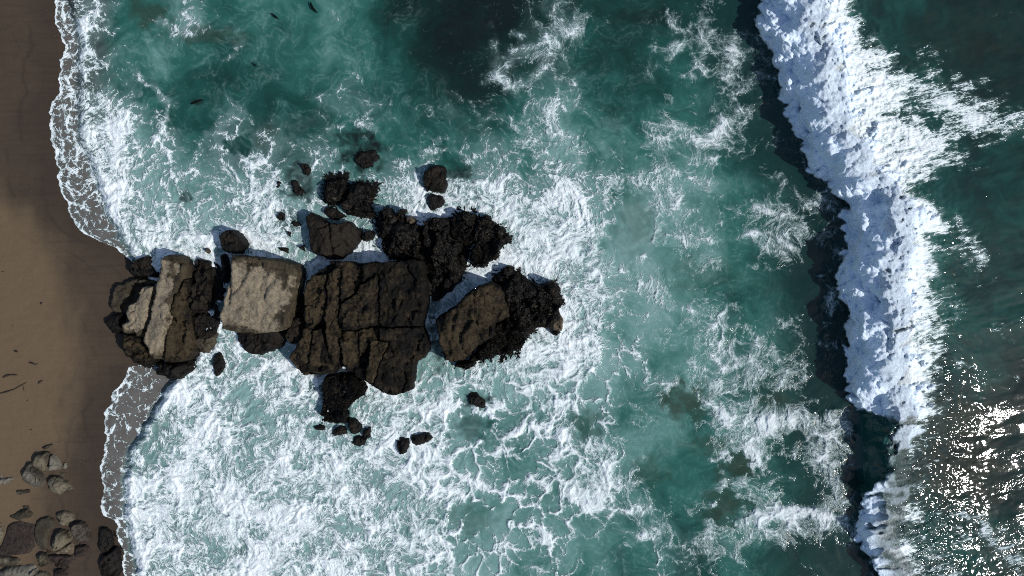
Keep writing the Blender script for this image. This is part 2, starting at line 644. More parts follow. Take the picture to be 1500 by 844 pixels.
jit = (7 - 17 * np.abs(perlin(Vc / 31 + 0.5 * perlin(Uc / 40, Vc / 40, 6), Uc / 55, 14)) ** 0.7 - 8 * np.abs(perlin(Vc / 13, Uc / 22, 15)) ** 0.8 + 7 * perlin(Vc / 45, Uc / 80, 16) + 2 * perlin(Vc / 5, Uc / 9, 17))
jit = jit * (0.15 + 0.85 * foamy_v[:, None]) * np.exp(-np.clip(sj, 0, None) / 22.0)
s = U - front[:, None] - jit
CR = cr_v[:, None]; HH = hh_v[:, None]
th_v = np.interp(fv, [-300, 588, 618, 688, 742, 1100], [-.6, -.5, 1.15, 1.15, -.3, -.6])[:, None]
FY = sstep(-.18, .18, s / CR - th_v + 0.22 * fbm(Uc / 14, Vc / 14, 3, 12)).astype(np.float32)
wob = 30 * fbm(Uc / 70, Vc / 38, 3, 11)
sc = np.clip(s / (CR + wob * 0.6), 0, 1)
rise = HH * (0.75 * sc ** 0.95 + 0.25 * np.sin(sc * np.pi / 2))
sm = U - front_s[:, None]
fall = np.interp(fv, [480, 640], [105.0, 58.0])[:, None]
back = HH * np.exp(-np.clip((sm - CR) / fall, 0, 9) ** 1.15)
wave = np.where(s < 0, 0.0, np.minimum(rise, back))
trough = -0.10 * np.exp(-(np.minimum(s, 0) / 80.0) ** 2) * sstep(20, -20, s)

# ---- foam amount
db0 = U - bore_edge(AV.astype(np.float32))[:, None]
D = coarse(FM, Uc + 10 * fbm(Uc / 45, Vc / 45, 3, 21), Vc + 10 * fbm(Uc / 45, Vc / 45, 3, 31))
STREAKS = [  # traced strands of foam: points, half width px, strength
    ([(712, 120), (735, 105), (752, 80), (790, 72), (815, 55), (840, 42)], 10, .32),
    ([(720, 40), (727, 75), (722, 105), (745, 125)], 8, .3),
    ([(755, 50), (762, 55)], 7, .5),
    ([(745, 130), (790, 110), (800, 80)], 9, .25),
    ([(355, 60), (345, 75), (330, 90)], 6, .3),
    ([(275, 25), (300, 40), (265, 45), (235, 32)], 9, .3),
    ([(480, 10), (490, 28), (520, 40)], 5, .3),
    ([(540, 75), (530, 105), (500, 130), (470, 150)], 7, .18),
    ([(205, 110), (225, 130), (245, 150), (240, 180), (225, 205)], 5, .35),
    ([(150, 140), (165, 150), (170, 190), (160, 215)], 14, .3),
    ([(130, 195), (165, 205), (180, 235), (165, 280), (150, 270)], 13, .3),
    ([(390, 150), (430, 148), (470, 140)], 5, .25),
    ([(300, 200), (330, 180), (355, 165)], 6, .25),
    ([(345, 215), (355, 235), (385, 240), (400, 210), (380, 195)], 6, .25),
    ([(620, 225), (635, 210), (655, 215), (690, 232)], 6, .32),
    ([(480, 190), (500, 180), (540, 182), (560, 200)], 5, .25),
    ([(650, 130), (690, 150), (700, 175), (740, 165), (760, 190)], 5, .22),
    ([(800, 160), (815, 195), (845, 220), (880, 212)], 12, .22),
    ([(790, 300), (815, 296), (838, 312), (846, 345), (838, 380), (828, 402)], 7, .35),
    ([(800, 315), (822, 318), (832, 345), (822, 385)], 5, .3),
    ([(800, 280), (840, 285), (862, 320), (872, 370), (862, 430), (872, 470)], 9, .35),
    ([(755, 300), (775, 330), (770, 370), (800, 400)], 14, .3),
    ([(835, 430), (840, 470), (826, 510), (790, 520), (750, 535), (700, 548)], 10, .35),
    ([(860, 480), (848, 520), (810, 555), (760, 575), (700, 610)], 7, .3),
    ([(875, 500), (870, 540), (830, 580), (790, 600)], 5, .3),
    ([(870, 440), (880, 480), (850, 530)], 14, .22),
    ([(950, 100), (1010, 60), (1060, 70), (1090, 40)], 12, .22),
    ([(985, 25), (990, 60), (980, 100), (1000, 110), (1050, 100)], 9, .25),
    ([(1080, 60), (1075, 95), (1090, 130)], 9, .2),
    ([(950, 180), (990, 182), (1030, 210), (1060, 180), (1110, 150)], 8, .25),
    ([(890, 270), (940, 262), (980, 250), (1040, 270)], 10, .28),
    ([(900, 300), (960, 310), (965, 350), (930, 385), (890, 400)], 10, .22),
    ([(960, 350), (1000, 355), (1060, 355), (1110, 345), (1150, 365)], 9, .22),
    ([(1100, 345), (1130, 370), (1155, 380)], 4, .2),
    ([(1110, 300), (1140, 318), (1170, 312), (1200, 290)], 9, .25),
    ([(950, 415), (980, 445), (1010, 455)], 9, .25),
    ([(1040, 480), (1080, 475), (1110, 495), (1100, 530), (1060, 540), (1040, 520)], 6, .28),
    ([(1150, 470), (1180, 460), (1210, 450)], 10, .2),
    ([(1130, 510), (1150, 540), (1145, 570), (1190, 550)], 5, .25),
    ([(930, 545), (985, 560), (1040, 590)], 10, .22),
    ([(1045, 560), (1040, 600), (1070, 615)], 8, .3),
    ([(1060, 610), (1110, 620), (1160, 615), (1215, 612), (1245, 630)], 15, .32),
    ([(1090, 640), (1120, 680), (1135, 700)], 12, .28),
    ([(1195, 660), (1215, 700), (1240, 730)], 15, .3),
    ([(1060, 700), (1050, 740), (1030, 790)], 9, .25),
    ([(1080, 770), (1130, 750), (1190, 752), (1250, 775)], 11, .4),
    ([(820, 600), (870, 590), (900, 615)], 8, .25),
    ([(810, 670), (850, 650), (890, 660), (890, 700), (870, 740), (830, 720)], 9, .22),
    ([(820, 700), (850, 740), (900, 750), (950, 745)], 9, .25),
    ([(740, 640), (790, 620), (830, 640)], 9, .25),
    ([(910, 800), (950, 780), (980, 770)], 9, .25),
    ([(1300, 760), (1380, 745), (1430, 760), (1480, 820)], 9, .3),
    ([(1400, 320), (1425, 360), (1440, 385)], 10, .4),
    ([(1420, 350), (1450, 335), (1480, 325)], 5, .25),
    ([(1400, 530), (1440, 545), (1490, 555)], 4, .35),
    ([(1450, 480), (1480, 500)], 6, .25),
    ([(1330, 60), (1360, 70), (1400, 110), (1440, 150), (1480, 160)], 9, .22),
    ([(1390, 150), (1450, 190), (1490, 170)], 9, .22),
    ([(1440, 25), (1490, 15)], 3, .3),
    ([(215, 545), (240, 570), (235, 600)], 9, .2),
    ([(1297, 605), (1299, 640), (1299, 680), (1300, 712)], 3.5, .75),
]
HOLES = [  # clear pools in the foam: u, v, ru, rv, strength
    (1062, 742, 24, 20, .6), (1002, 590, 22, 18, .4), (1082, 682, 18, 16, .5), (930, 330, 34, 42, .35),
    (890, 190, 30, 22, .4), (700, 760, 40, 28, .35), (760, 685, 28, 20, .32), (860, 620, 22, 16, .3),
    (350, 212, 16, 14, .5), (390, 30, 22, 18, .3), (690, 622, 26, 20, .45), (692, 580, 18, 10, .4),
    (655, 240, 20, 10, .45), (640, 215, 16, 8, .3), (350, 800, 10, 10, .2), (1150, 430, 50, 30, .25),
    (190, 20, 14, 22, .3), (215, 145, 14, 12, .25), (820, 315, 10, 16, .25), (770, 250, 10, 30, .25),
    (870, 600, 14, 12, .3), (960, 655, 26, 26, .25), (1330, 60, 40, 16, .3), (1290, 660, 22, 46, .4), (1335, 160, 16, 20, .3),
    (1362, 180, 14, 14, .35), (1400, 90, 40, 20, .3), (1340, 475, 14, 12, .4), (910, 480, 24, 18, .2),
    (1020, 420, 40, 20, .2), (1140, 690, 28, 22, .35), (1160, 640, 16, 8, .4), (1165, 722, 20, 16, .3),
]
BROWN = [(220, 20, 26, 18, .7), (300, 52, 50, 10, .6), (390, 205, 18, 16, .5), (1002, 588, 34, 22, .85), (1062, 742, 26, 22, .7),
         (1082, 682, 22, 18, .8), (680, 762, 40, 24, .35), (860, 620, 26, 20, .5), (1040, 650, 26, 14, .6), (930, 325, 26, 36, .4),
         (1390, 620, 60, 28, .7), (1400, 690, 55, 45, .6), (1440, 60, 70, 60, .25),
         (950, 690, 26, 20, .45), (1130, 590, 30, 14, .5), (1030, 400, 50, 24, .3), (130, 120, 12, 20, .5)]
DARK = [(632, 440, 9, 44, .8), (641, 515, 8, 22, .8), (315, 440, 11, 50, .9), (612, 470, 12, 40, .6), (545, 350, 16, 10, .3), (690, 45, 40, 26, .4), (700, 130, 26, 30, .3), (530, 222, 26, 26, .95), (521, 203, 18, 12, .8), (668, 256, 20, 13, .85), (690, 625, 22, 18, .6),  # sunken rock and dark water tones; narrow ellipses in the reef clefts paint shade
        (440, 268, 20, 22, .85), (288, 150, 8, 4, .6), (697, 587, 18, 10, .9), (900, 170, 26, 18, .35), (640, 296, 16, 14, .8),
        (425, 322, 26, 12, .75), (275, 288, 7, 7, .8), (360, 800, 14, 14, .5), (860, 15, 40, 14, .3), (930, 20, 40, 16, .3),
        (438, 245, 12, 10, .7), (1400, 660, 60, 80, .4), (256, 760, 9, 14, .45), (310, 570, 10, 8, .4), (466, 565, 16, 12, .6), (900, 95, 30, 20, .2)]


def ell(u, v, e, soft=0.6, jit=0.25):
    cu, cv, ru, rv, st = e
    m = (np.abs(u - cu) < ru * 2.4) & (np.abs(v - cv) < rv * 2.4)
    o = np.zeros(u.shape, np.float32)
    uu, vv = u[m], v[m]
    r = np.hypot((uu - cu) / ru, (vv - cv) / rv) + jit * 1.4 * fbm(uu / 16, vv / 16, 3, int(cu) % 50)
    o[m] = st * sstep(1 + soft, 1 - soft, r)
    return o


WU = Uc + 5 * fbm(Uc / 22, Vc / 22, 3, 41); WV = Vc + 5 * fbm(Uc / 22, Vc / 22, 3, 51)
for pts, w, st in STREAKS:
    pu = [p[0] for p in pts]; pv = [p[1] for p in pts]
    m = (Uc > min(pu) - 60) & (Uc < max(pu) + 60) & (Vc > min(pv) - 60) & (Vc < max(pv) + 60)
    d = polyline_dist(WU[m], WV[m], pts)
    D[m] += st * np.exp(-(d / w) ** 2)
Hl = np.zeros_like(D)
for e in HOLES:
    Hl = np.maximum(Hl, ell(Uc, Vc, e, 0.4, 0.55))
reef = polyline_dist(Uc, Vc, [(200, 440), (500, 430), (640, 400), (800, 440)])
D += 0.09 * np.exp(-(reef / 130) ** 2) * (db0 > 0) + 0.03 * sstep(330, 200, np.hypot(Uc - 330, (Vc - 760)))
D -= Hl

# ---- the foam pattern itself
PU = lerp(Uc, QU, .30) + 13 * fbm(Uc / 64, Vc / 64, 2, 61) + 4.5 * fbm(Uc / 17, Vc / 17, 2, 63)
PV = lerp(Vc, QV, .30) + 13 * fbm(Uc / 64, Vc / 64, 2, 67) + 4.5 * fbm(Uc / 17, Vc / 17, 2, 69)
n_big = fbm(PU / 80, PV / 80, 4, 71)
n_med = fbm(PU / 24, PV / 24, 3, 73)
f1, f2 = worley(PU / 40, PV / 40, 1)
g1, g2 = worley(PU / 18, PV / 18, 2)
h1_, h2_ = worley(PU / 8.5, PV / 8.5, 3)
Dc = np.clip(D, 0, 1.1)
Dn = Dc + 0.16 * n_big
e1 = np.exp(-(f2 - f1) / (0.05 + 0.16 * np.clip(Dn, 0, 1)))
e2 = np.exp(-(g2 - g1) / (0.06 + 0.18 * np.clip(Dn, 0, 1)))
e3 = np.exp(-(h2_ - h1_) / (0.10 + 0.20 * np.clip(Dn, 0, 1)))
# thin bright threads drawn out along the eddies
RU = lerp(Uc, QU, .75) + 3 * fbm(Uc / 13, Vc / 13, 2, 83); RV = lerp(Vc, QV, .75) + 3 * fbm(Uc / 13, Vc / 13, 2, 85)
thr = np.exp(-np.abs(fbm(RU / 42, RV / 42, 4, 91, .55)) / 0.050)
thr2 = np.exp(-np.abs(fbm(RU / 19, RV / 19, 3, 93, .55)) / 0.060)
raft = sstep(810, 1060, Uc + 120 * fbm(Uc / 130, Vc / 110, 3, 95)) + 0.6 * sstep(300, 120, Vc) * sstep(420, 560, Uc)
raft = np.clip(raft, 0, 1)
n_huge = fbm(Uc / 150, Vc / 150, 2, 99)
cells = np.clip(sstep(540, 700, Uc + 50 * n_huge) * sstep(500, 580, Vc + 30 * n_huge) * (1 - raft) + 0.45 * sstep(-.1, .5, n_big) * (1 - raft), 0, 1)          # where the foam opens into cells
Dn = Dn + 0.10 * n_huge
lace = (0.78 * Dn - 0.48 - 0.14 * cells + 0.14 * sstep(0.82, 1.12, Dn) + (0.24 + 0.40 * cells) * e1 * sstep(0.18, 0.45, Dn) + (0.14 + 0.36 * cells) * e2 * sstep(0.32, 0.62, Dn)
        + 0.10 * e3 * sstep(0.42, 0.8, Dn) + 0.14 * n_med + (1 - 0.6 * cells) * (0.48 * thr * sstep(0.02, 0.38, Dn) + 0.30 * thr2 * sstep(0.12, 0.5, Dn)))
rn = fbm(PU / 46, PV / 40, 6, 97, 0.62)
vein = np.exp(-np.abs(fbm(RU / 105, RV / 105, 4, 87, .6)) / 0.06)
lace = lace - (0.34 * vein + 0.10 * (1 - np.clip(n_huge + .6, 0, 1))) * sstep(0.6, 0.9, Dn) * (1 - 0.5 * cells)
raf = 0.92 * Dn - 0.36 + 0.27 * rn + 0.32 * e1 * sstep(0.12, 0.4, Dn) + 0.16 * e2 * sstep(0.25, 0.5, Dn) + 0.34 * thr * sstep(0.10, 0.35, Dn)
foam = lerp(lace, raf, raft)
veil = sstep(-0.5, 0.7, n_big + 0.5 * n_med + 1.0 * (Dc - 0.8))
bright = lerp(lerp(0.80, 1.0, veil), 0.66, raft)

# behind the breaker the spray lands in streaks blown along the wave's travel
xs = (Uc * 0.97 - Vc * 0.24); ys = (Uc * 0.24 + Vc * 0.97)
st1 = fbm(xs / 60, ys / 17, 4, 111); st2 = fbm(xs / 26, ys / 5, 3, 121)
bn = fbm(Uc / 34, Vc / 34, 5, 115, .6)
bthr = np.exp(-np.abs(fbm(xs / 30, ys / 14, 4, 117, .6)) / .07)
lumps = billow(Uc / 30, Vc / 30, 3, 131)
fb = 1.35 * Dc - 0.56 + 0.20 * st1 + 0.20 * st2 + 0.26 * bn + 0.18 * (lumps - 0.5) + 0.26 * bthr * sstep(.12, .4, Dc)
bw = sstep(CR * 0.8, CR + 30, s)
foam = lerp(foam, fb, bw)

# puffy white water on the face and lip
lipw = CR * 1.0 + 34 + 26 * fbm(Uc / 50, Vc / 36, 3, 141)
lipw = lipw * np.interp(Vc, [600, 730], [1.0, .62])
lip0 = lipw
lipw = lipw + 30 * fbm((Uc * .97 - Vc * .24) / 30, (Uc * .24 + Vc * .97) / 15, 4, 143)
puff = FY * sstep(-1.0, 1.5, s) * sstep(lipw + 9, lipw - 9, s)
thin = np.interp(fv, [-300, 600, 700, 1100], [1, 1, .55, .45])[:, None]
puff = puff * (1 - (1 - thin) * sstep(0.35, 0.7, s / (CR + 20)))
puff = np.clip(puff, 0, 1)
bright = lerp(bright, 1.0, bw)
foam = np.maximum(foam, np.interp(Vc, [590, 625], [.85, .30]) * FY * sstep(-1.0, 1.5, s) * sstep(lip0 + 42, lip0 + 8, s) + 0.12 * st2)
noface = (1 - FY) * sstep(-14, 0, s) * sstep(CR + 8, CR - 6, s)
foam = foam - noface * 1.2 - sstep(-72, -20, s) * sstep(6, -2, s) * np.where(V < 600, 0.62, 0.30)

# near the beach: bore edge and swash
be = bore_edge(AV.astype(np.float32))[:, None]
se = swash_edge(AV.astype(np.float32))[:, None]
db = U - be; dsw = U - se
lip = np.exp(-((db - 6) / 9.0) ** 2)
foam = np.where(db > 0, foam + 0.28 * lip, foam)
rim = np.exp(-(np.clip(dsw - 1.2, -1, None) / (2.6 + 2.5 * np.clip(perlin(V / 30, V * 0 + 4.4) + .2, 0, 1))) ** 2)
lob = np.zeros_like(foam)
for k, (off, amp) in enumerate(((14, .45), (30, .35))):
    lob = np.maximum(lob, amp * np.exp(-((dsw - off - 9 * perlin(V / 24, V * 0 + k * 3.7)) / 2.2) ** 2) * sstep(-0.1, 0.3, perlin(V / 50, V * 0 + k + 9.1)))
sf1, sf2 = worley(PU / 11, PV / 8, 5)
sg1, sg2 = worley(PU / 26, PV / 17, 6)
swash_foam = 0.11 + 0.28 * np.exp(-(sf2 - sf1) / .11) + 0.46 * np.exp(-(sg2 - sg1) / .07) + 0.16 * fbm(Uc / 22, Vc / 14, 3, 151) + (0.35 + 0.3 * np.clip(perlin(V / 13, V * 0 + 2.7) + .4, 0, 1)) * rim + lob
upper = sstep(330, 300, V)
swash_foam += 0.10 * upper + 0.14 * sstep(-14, 0, db)
foam = np.where(db < 0, lerp(swash_foam, foam, sstep(-3, 0, db)), foam)

# ---- colour of the water body
T = coarse(TM, Uc + 14 * fbm(Uc / 60, Vc / 60, 3, 161), Vc + 14 * fbm(Uc / 60, Vc / 60, 3, 171))
T = (T - 0.45) * 1.25 + 0.45 + 0.13 * sstep(CR, CR + 60, s) + 0.12 * fbm(QU / 70, QV / 70, 3, 181)
T = T + 0.07 * (thr2 - 0.25) * sstep(0.2, 0.5, T) + 0.05 * fbm(RU / 14, RV / 14, 3, 183)
ramp_t = [0.0, 0.25, 0.45, 0.62, 0.78, 1.0]
ramp = np.array([[.0055, .0115, .0110], [.0070, .0250, .0215], [.0110, .058, .048], [.027, .112, .093], [.085, .200, .178], [.20, .33, .315]])
colw = np.stack([np.interp(T, ramp_t, ramp[:, i]) for i in range(3)], -1).astype(np.float32)
milk = sstep(0.30, 1.0, Dn + 0.12 * n_med + 0.10 * n_big) * lerp(0.46, 0.16, raft) * (1 - 0.45 * cells) + 0.25 * np.clip(foam - 0.2, 0, 0.4)
milk = np.where(s > 0, np.clip(foam - 0.10, 0, 0.5) * 0.4, milk)
milk = milk + np.where(s > 0, 0, 1) * (0.24 * thr + 0.12 * thr2) * (1 - 0.35 * raft) * sstep(-0.3, 0.8, n_big + 2.0 * (T - 0.3))
colw = lerp(colw, np.array([.27, .40, .395], np.float32), np.clip(milk, 0, .8)[..., None])
deep_shade = sstep(-150, -48, s) * (s < CR)  # deep water tint that also paints a soft fade into the wave's shadow
colw = lerp(colw, np.array([.0058, .025, .0235], np.float32), (np.interp(Vc, [0, 200, 300, 560, 700], [.8, .85, 1, 1, .85]) * deep_shade * (s < 2))[..., None])
colw = lerp(colw, np.array([.011, .055, .050], np.float32), np.clip(noface * 1.2, 0, 1)[..., None])
Br = np.zeros_like(T); Dk = np.zeros_like(T)
for e in BROWN:
    Br = np.maximum(Br, ell(Uc, Vc, e, 0.8, 0.6))
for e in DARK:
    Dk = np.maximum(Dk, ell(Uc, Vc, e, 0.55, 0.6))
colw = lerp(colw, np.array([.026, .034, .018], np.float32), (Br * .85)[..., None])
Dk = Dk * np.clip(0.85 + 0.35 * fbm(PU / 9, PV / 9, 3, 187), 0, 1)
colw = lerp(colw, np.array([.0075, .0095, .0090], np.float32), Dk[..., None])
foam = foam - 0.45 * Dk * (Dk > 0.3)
inshore = sstep(70, 0, db) * 0.25
colw = lerp(colw, np.array([.07, .075, .06], np.float32), inshore[..., None])

# ---- the height of the water
far = sstep(300, 1000, np.maximum(np.maximum(-V, V - 844), U - 1500))
sea = 0.06 * fbm(Uc / 120, Vc / 120, 3, 191) + 0.012 * fbm(QU / 30, QV / 30, 2, 201)
Fh = sstep(0.35, 0.85, foam)
relief = Fh * (0.03 * fbm(PU / 9, PV / 9, 3, 211) + 0.04 * e2 + 0.05 * e1)
sea = (sea + relief) * (1 - far)
chop = (0.03 + 0.03 * sstep(.1, .6, fbm(Uc / 90, Vc / 90, 2, 223))) * fbm(xs / 70, ys / 26, 3, 221) * sstep(CR, CR + 60, s)
dense = sstep(0.55, 1.0, Dc) * (1 - bw)
churn = dense * (0.12 * billow(PU / 20, PV / 20, 3, 231) + 0.035 * fbm(PU / 6, PV / 6, 2, 241))
Z = sea + trough + wave + chop * (1 - far) + churn
pf = np.clip(puff * 1.2, 0, 1)
wu = Uc + 5 * fbm(Uc / 20, Vc / 20, 3, 253); wv = Vc + 5 * fbm(Uc / 20, Vc / 20, 3, 257)
b1 = domes(wu / 40, wv / 34, 11)
b2 = domes(wu / 17, wv / 16, 12)
b3 = domes(wu / 7.5, wv / 7.2, 13)
b4 = fbm(Uc / 4.2, Vc / 4.2, 2, 275)
big = fbm(Uc / 70, Vc / 50, 2, 277)
bil = 1.15 * (b1 - .75) + 0.50 * (b2 - .75) + 0.14 * (b3 - .75) + 0.03 * b4 + 0.35 * big
Z = Z + pf * (0.9 + 0.1 * sstep(0.6, 1.1, s / CR)) * bil * np.clip(HH / 2.2, 0.5, 1.1) * sstep(-1, 7, s)
back_l = FY * bw * np.clip(Dc, 0, 1) * sstep(190, 40, s - CR)
Z = Z + back_l * (0.22 * (billow(Uc / 22, Vc / 20, 3, 281) - .4) + 0.10 * fbm(Uc / 7, Vc / 6, 2, 291))
bore = sstep(0, 7, db) * np.exp(-np.clip(db, 0, None) / 120.0) * 0.30 * (0.75 + 0.5 * perlin(V / 40, V * 0 + 6))
Z = Z + bore + 0.08 * lip * (db > 0) * billow(Uc / 6, Vc / 6, 2, 301)
sandz = sand_height(U, V)
sandz_at = sandz
thick = np.where(dsw < 0, dsw * 0.012, 0.016 * sstep(0, 3, dsw) + 0.02 * sstep(0, 30, dsw) + 0.004 * fbm(Uc / 7, Vc / 7, 2, 311))
film_w = sstep(0, -5, db)
Z = np.where(db < 0, lerp(Z, sandz + thick, film_w), np.maximum(Z, sandz + 0.05))
film = 0.42 + 0.5 * sstep(-10, 0, db) + 0.1 * fbm(Uc / 20, Vc / 20, 2, 321) + 0.06 * sstep(0, 25, dsw)
filmcol = np.array([.19, .185, .175], np.float32)
colw = np.where((db < 0)[..., None], lerp(filmcol, colw, sstep(-12, 0, db)[..., None]), colw)

XW = (U - CU) * S * (1 - Z / H)
XW = XW - pf * np.sin(np.clip(s / CR, 0, 1) * np.pi) * (0.25 + 0.55 * bil)
YW = (CV - V) * S * (1 - Z / H)
ripple = 0.010 + 0.014 * sstep(CR, CR + 50, s) * (0.1 + 1.4 * sstep(-0.3, 0.6, fbm(Uc / 50, Vc / 40, 3, 341))) * np.interp(Vc, [0, 450, 600], [.6, .6, .85]) * np.interp(Uc, [1250, 1330, 1480, 1560], [.7, 1, 1, .6])
ripple = np.where(db < 0, 0.02, ripple)
warp = np.stack([(lerp(Uc, QU, .5) + 6 * fbm(Uc / 20, Vc / 20, 2, 79)) * S, (lerp(Vc, QV, .5) + 6 * fbm(Uc / 20, Vc / 20, 2, 89)) * S, 0 * QU], -1)
anis = np.stack([xs * S * 0.42, ys * S * 1.35, 0 * xs], -1)
warp = lerp(warp, anis, bw[..., None])
bright = np.where(db < 60, 1.0, bright)
grain = (1 - 0.65 * cells * (1 - bw)) * (1 - 0.5 * raft * (1 - bw))
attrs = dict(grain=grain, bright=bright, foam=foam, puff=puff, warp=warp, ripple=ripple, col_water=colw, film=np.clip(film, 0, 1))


def quad(m):
    return m[:-1, :-1]


keep_all = quad(dsw > -8) | (dsw > -8)[1:, 1:]
is_film = quad(db < 1.0)
is_wave = quad((s > -2) & (s < CR + 40 + 22 * fbm(Uc / 28, Vc / 28, 3, 331)))
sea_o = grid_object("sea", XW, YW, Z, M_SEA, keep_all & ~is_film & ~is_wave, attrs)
tag(sea_o, "foam-streaked turquoise green sea around the rocks", "sea", kind="structure")
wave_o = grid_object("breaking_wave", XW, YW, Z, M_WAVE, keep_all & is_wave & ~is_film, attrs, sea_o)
tag(wave_o, "white tumbling crest of the breaking wave with blue shaded face")
film_o = grid_object("swash", XW, YW, Z, M_FILM, keep_all & is_film & ~is_wave, attrs, sea_o)
tag(film_o, "thin lacy sheet of swash water running up the sand")

# ------------------------------------------------------------------ the beach
BU = axis(-60, 420, 2.4, (-22000, 421)); BV = axis(-60, 904, 2.2, (-22000, 22000))
bu, bv = np.meshgrid(BU, BV); bu = bu.astype(np.float32); bv = bv.astype(np.float32)
bz = sand_height(bu, bv)
buc, bvc = np.clip(bu, -700, 420), np.clip(bv, -1000, 1850)
fade = 1 - sstep(300, 1000, np.maximum(-bv, bv - 844))
bz = bz + fade * (0.025 * fbm(buc / 60, bvc / 40, 3, 401) + 0.012 * fbm(buc / 14, bvc / 9, 2, 411)) * sstep(0, 40, np.interp(bvc, SW_V, SW_U) - buc)
dryedge = np.interp(bvc, [-300, 200, 285, 310, 345, 380, 420, 460, 540, 600, 660, 720, 760, 1100], [-90, -40, 0, 40, 68, 84, 100, 116, 122, 112, 92, 70, 60, 60]) + 5 * fbm(buc / 40, bvc / 40, 2, 421)
wet = sstep(-45, 30, buc - dryedge + 14 * fbm(buc / 30, bvc / 60, 3, 423))
wet = wet * 0.8 + 0.2 * sstep(70, 0, swash_edge(bvc) - buc)
ed = swash_edge(bvc) - buc
for k_ in range(4):
    wet = wet + (0.22 - .04 * k_) * np.exp(-((ed - 26 - 24 * k_ - 16 * perlin(bvc / 70, bvc * 0 + k_ * 2.3)) / 2.5) ** 2) * sstep(-.2, .3, perlin(bvc / 60, bvc * 0 + k_ + .5))
grit = ell(buc, bvc, (125, 662, 34, 28, 1.0), 0.7, 0.4) + 0.35 * ell(buc, bvc, (70, 10, 30, 60, 1.0), 0.7, 0.4) + 0.25 * ell(buc, bvc, (20, 600, 60, 70, 1), 0.7, .4)
beach = grid_object("sand_beach", (bu - CU) * S * (1 - bz / H), (CV - bv) * S * (1 - bz / H), bz, M_SAND, None, dict(wet=wet, grit=grit))
tag(beach, "brown sand beach, damp and darker along the water", "beach", kind="structure")


# ------------------------------------------------------------------ rocks
HF = []     # (sampler) for seaweed


def rock(name, pts, ztop, mat, label=None, cat="rock", group=None, parent=None, base=-1.0, sh=0.13, wall=0.20, tilt=(0, 0),
         rough=0.10, cracks=(), facets=0, pale=0.5, seed=None, smooth=1, step=None, jag=0.10, dome=False, strata=0.0, grow=-0.07, jseed=None, stains=()):
    seed = (sum(int(abs(p[0]) + abs(p[1]) * 3) for p in pts) % 211) if seed is None else seed
    rs = np.random.default_rng(seed + 5)
    wp = [W(u, v, ztop * 0.9) for u, v in pts]
    wp = chaikin(wp, smooth) if smooth else wp
    a = np.array(wp)
    lo, hi = a.min(0) - wall - 0.25, a.max(0) + wall + 0.25
    size = float(max(hi - lo))
    st = step or min(max(size / 70, 0.045), 0.10)
    x, y = np.meshgrid(np.arange(lo[0], hi[0] + st, st), np.arange(hi[1], lo[1] - st, -st))
    x = x.astype(np.float32); y = y.astype(np.float32)
    js = seed if jseed is None else jseed
    jx = jag * fbm(x / 0.9, y / 0.9, 5, js, .62); jy = jag * fbm(x / 0.9, y / 0.9, 5, js + 40, .62)
    sd = poly_sd(x + jx, y + jy, wp) + grow
    cx, cy = a.mean(0)
    r_in = max(float(sd.max()), 0.05)
    shw = min(sh, r_in) if not dome else r_in * 0.97
    t = np.clip(sd / shw, 0, 1)
    top = ztop + tilt[0] * (x - cx) + tilt[1] * (y - cy)
    for k in range(facets):
        an = rs.random() * 6.283; sl = rs.uniform(0.2, 0.7); off = rs.uniform(0.25, 0.8) * r_in
        pl = ztop + 0.02 - sl * ((x - cx) * math.cos(an) + (y - cy) * math.sin(an) - off * 0.6)
        top = np.minimum(top, pl + 0.1 * r_in)
    nz = 1.25 * rough * (fbm(x / 1.1, y / 1.1, 5, seed + 7, 0.55) + 0.5 * (0.5 - np.abs(fbm(x / 0.6, y / 0.6, 3, seed + 9))))
    if rough > 0.06:
        wx = x + 0.15 * fbm(x / .5, y / .5, 3, seed + 2); wy = y + 0.15 * fbm(x / .5, y / .5, 3, seed + 4)
        nz = nz + rough * (2.4 * cell_facets(wx / 1.1, wy / 1.4, seed) + 1.0 * cell_facets(wx / .45, wy / .55, seed + 1))
    if strata:
        q = (x * 0.8 + y * 0.35 + 0.3 * fbm(x / 2, y / 2, 2, seed)) / 0.55
        nz = nz + strata * (np.abs(q - np.round(q)) - 0.25)
    h_sh = min(shw * 0.8, (ztop - base) * 0.45) if not dome else (ztop - max(base, -0.1)) * 0.92
    prof = np.sqrt(np.clip(1 - (1 - t) ** 2, 0, 1))
    z = top + nz - h_sh * (1 - prof)
    drop = np.clip(-sd / wall, 0, 1)
    z = z - drop * (ztop - h_sh - base) * 1.0
    for cp, cw, cd in cracks:
        cl = [W(u, v, ztop) for u, v in cp]
        d = polyline_dist(x + jx * 0.8, y + jy * 0.8, cl)
        z = z - cd * np.exp(-(d / (cw * S)) ** 2) * sstep(-0.2, 0.1, sd)
    z = np.maximum(z, base)
    pa = pale * np.ones_like(z) - 0.35 * pale * sstep(0.3, 0.0, sd)
    for spts, swid, samt in stains:
        d = polyline_dist(x + 5 * jx, y + 5 * jy, [W(u, v, ztop) for u, v in spts])
        pa = pa - samt * np.exp(-(d / (swid * S)) ** 2)
    keep = (sd > -wall - 0.12)
    keep = keep[:-1, :-1] | keep[1:, 1:] | keep[:-1, 1:] | keep[1:, :-1]
    ob = grid_object(name, x, y, z, mat, keep, dict(pale=pa), parent, (cx, cy, max(base, -0.5)))
    if label:
        tag(ob, label, cat if parent is None else None, group)
    HF.append((lo, hi, st, z, sd, x, y))
    ob['_i'] = len(HF) - 1
    return ob


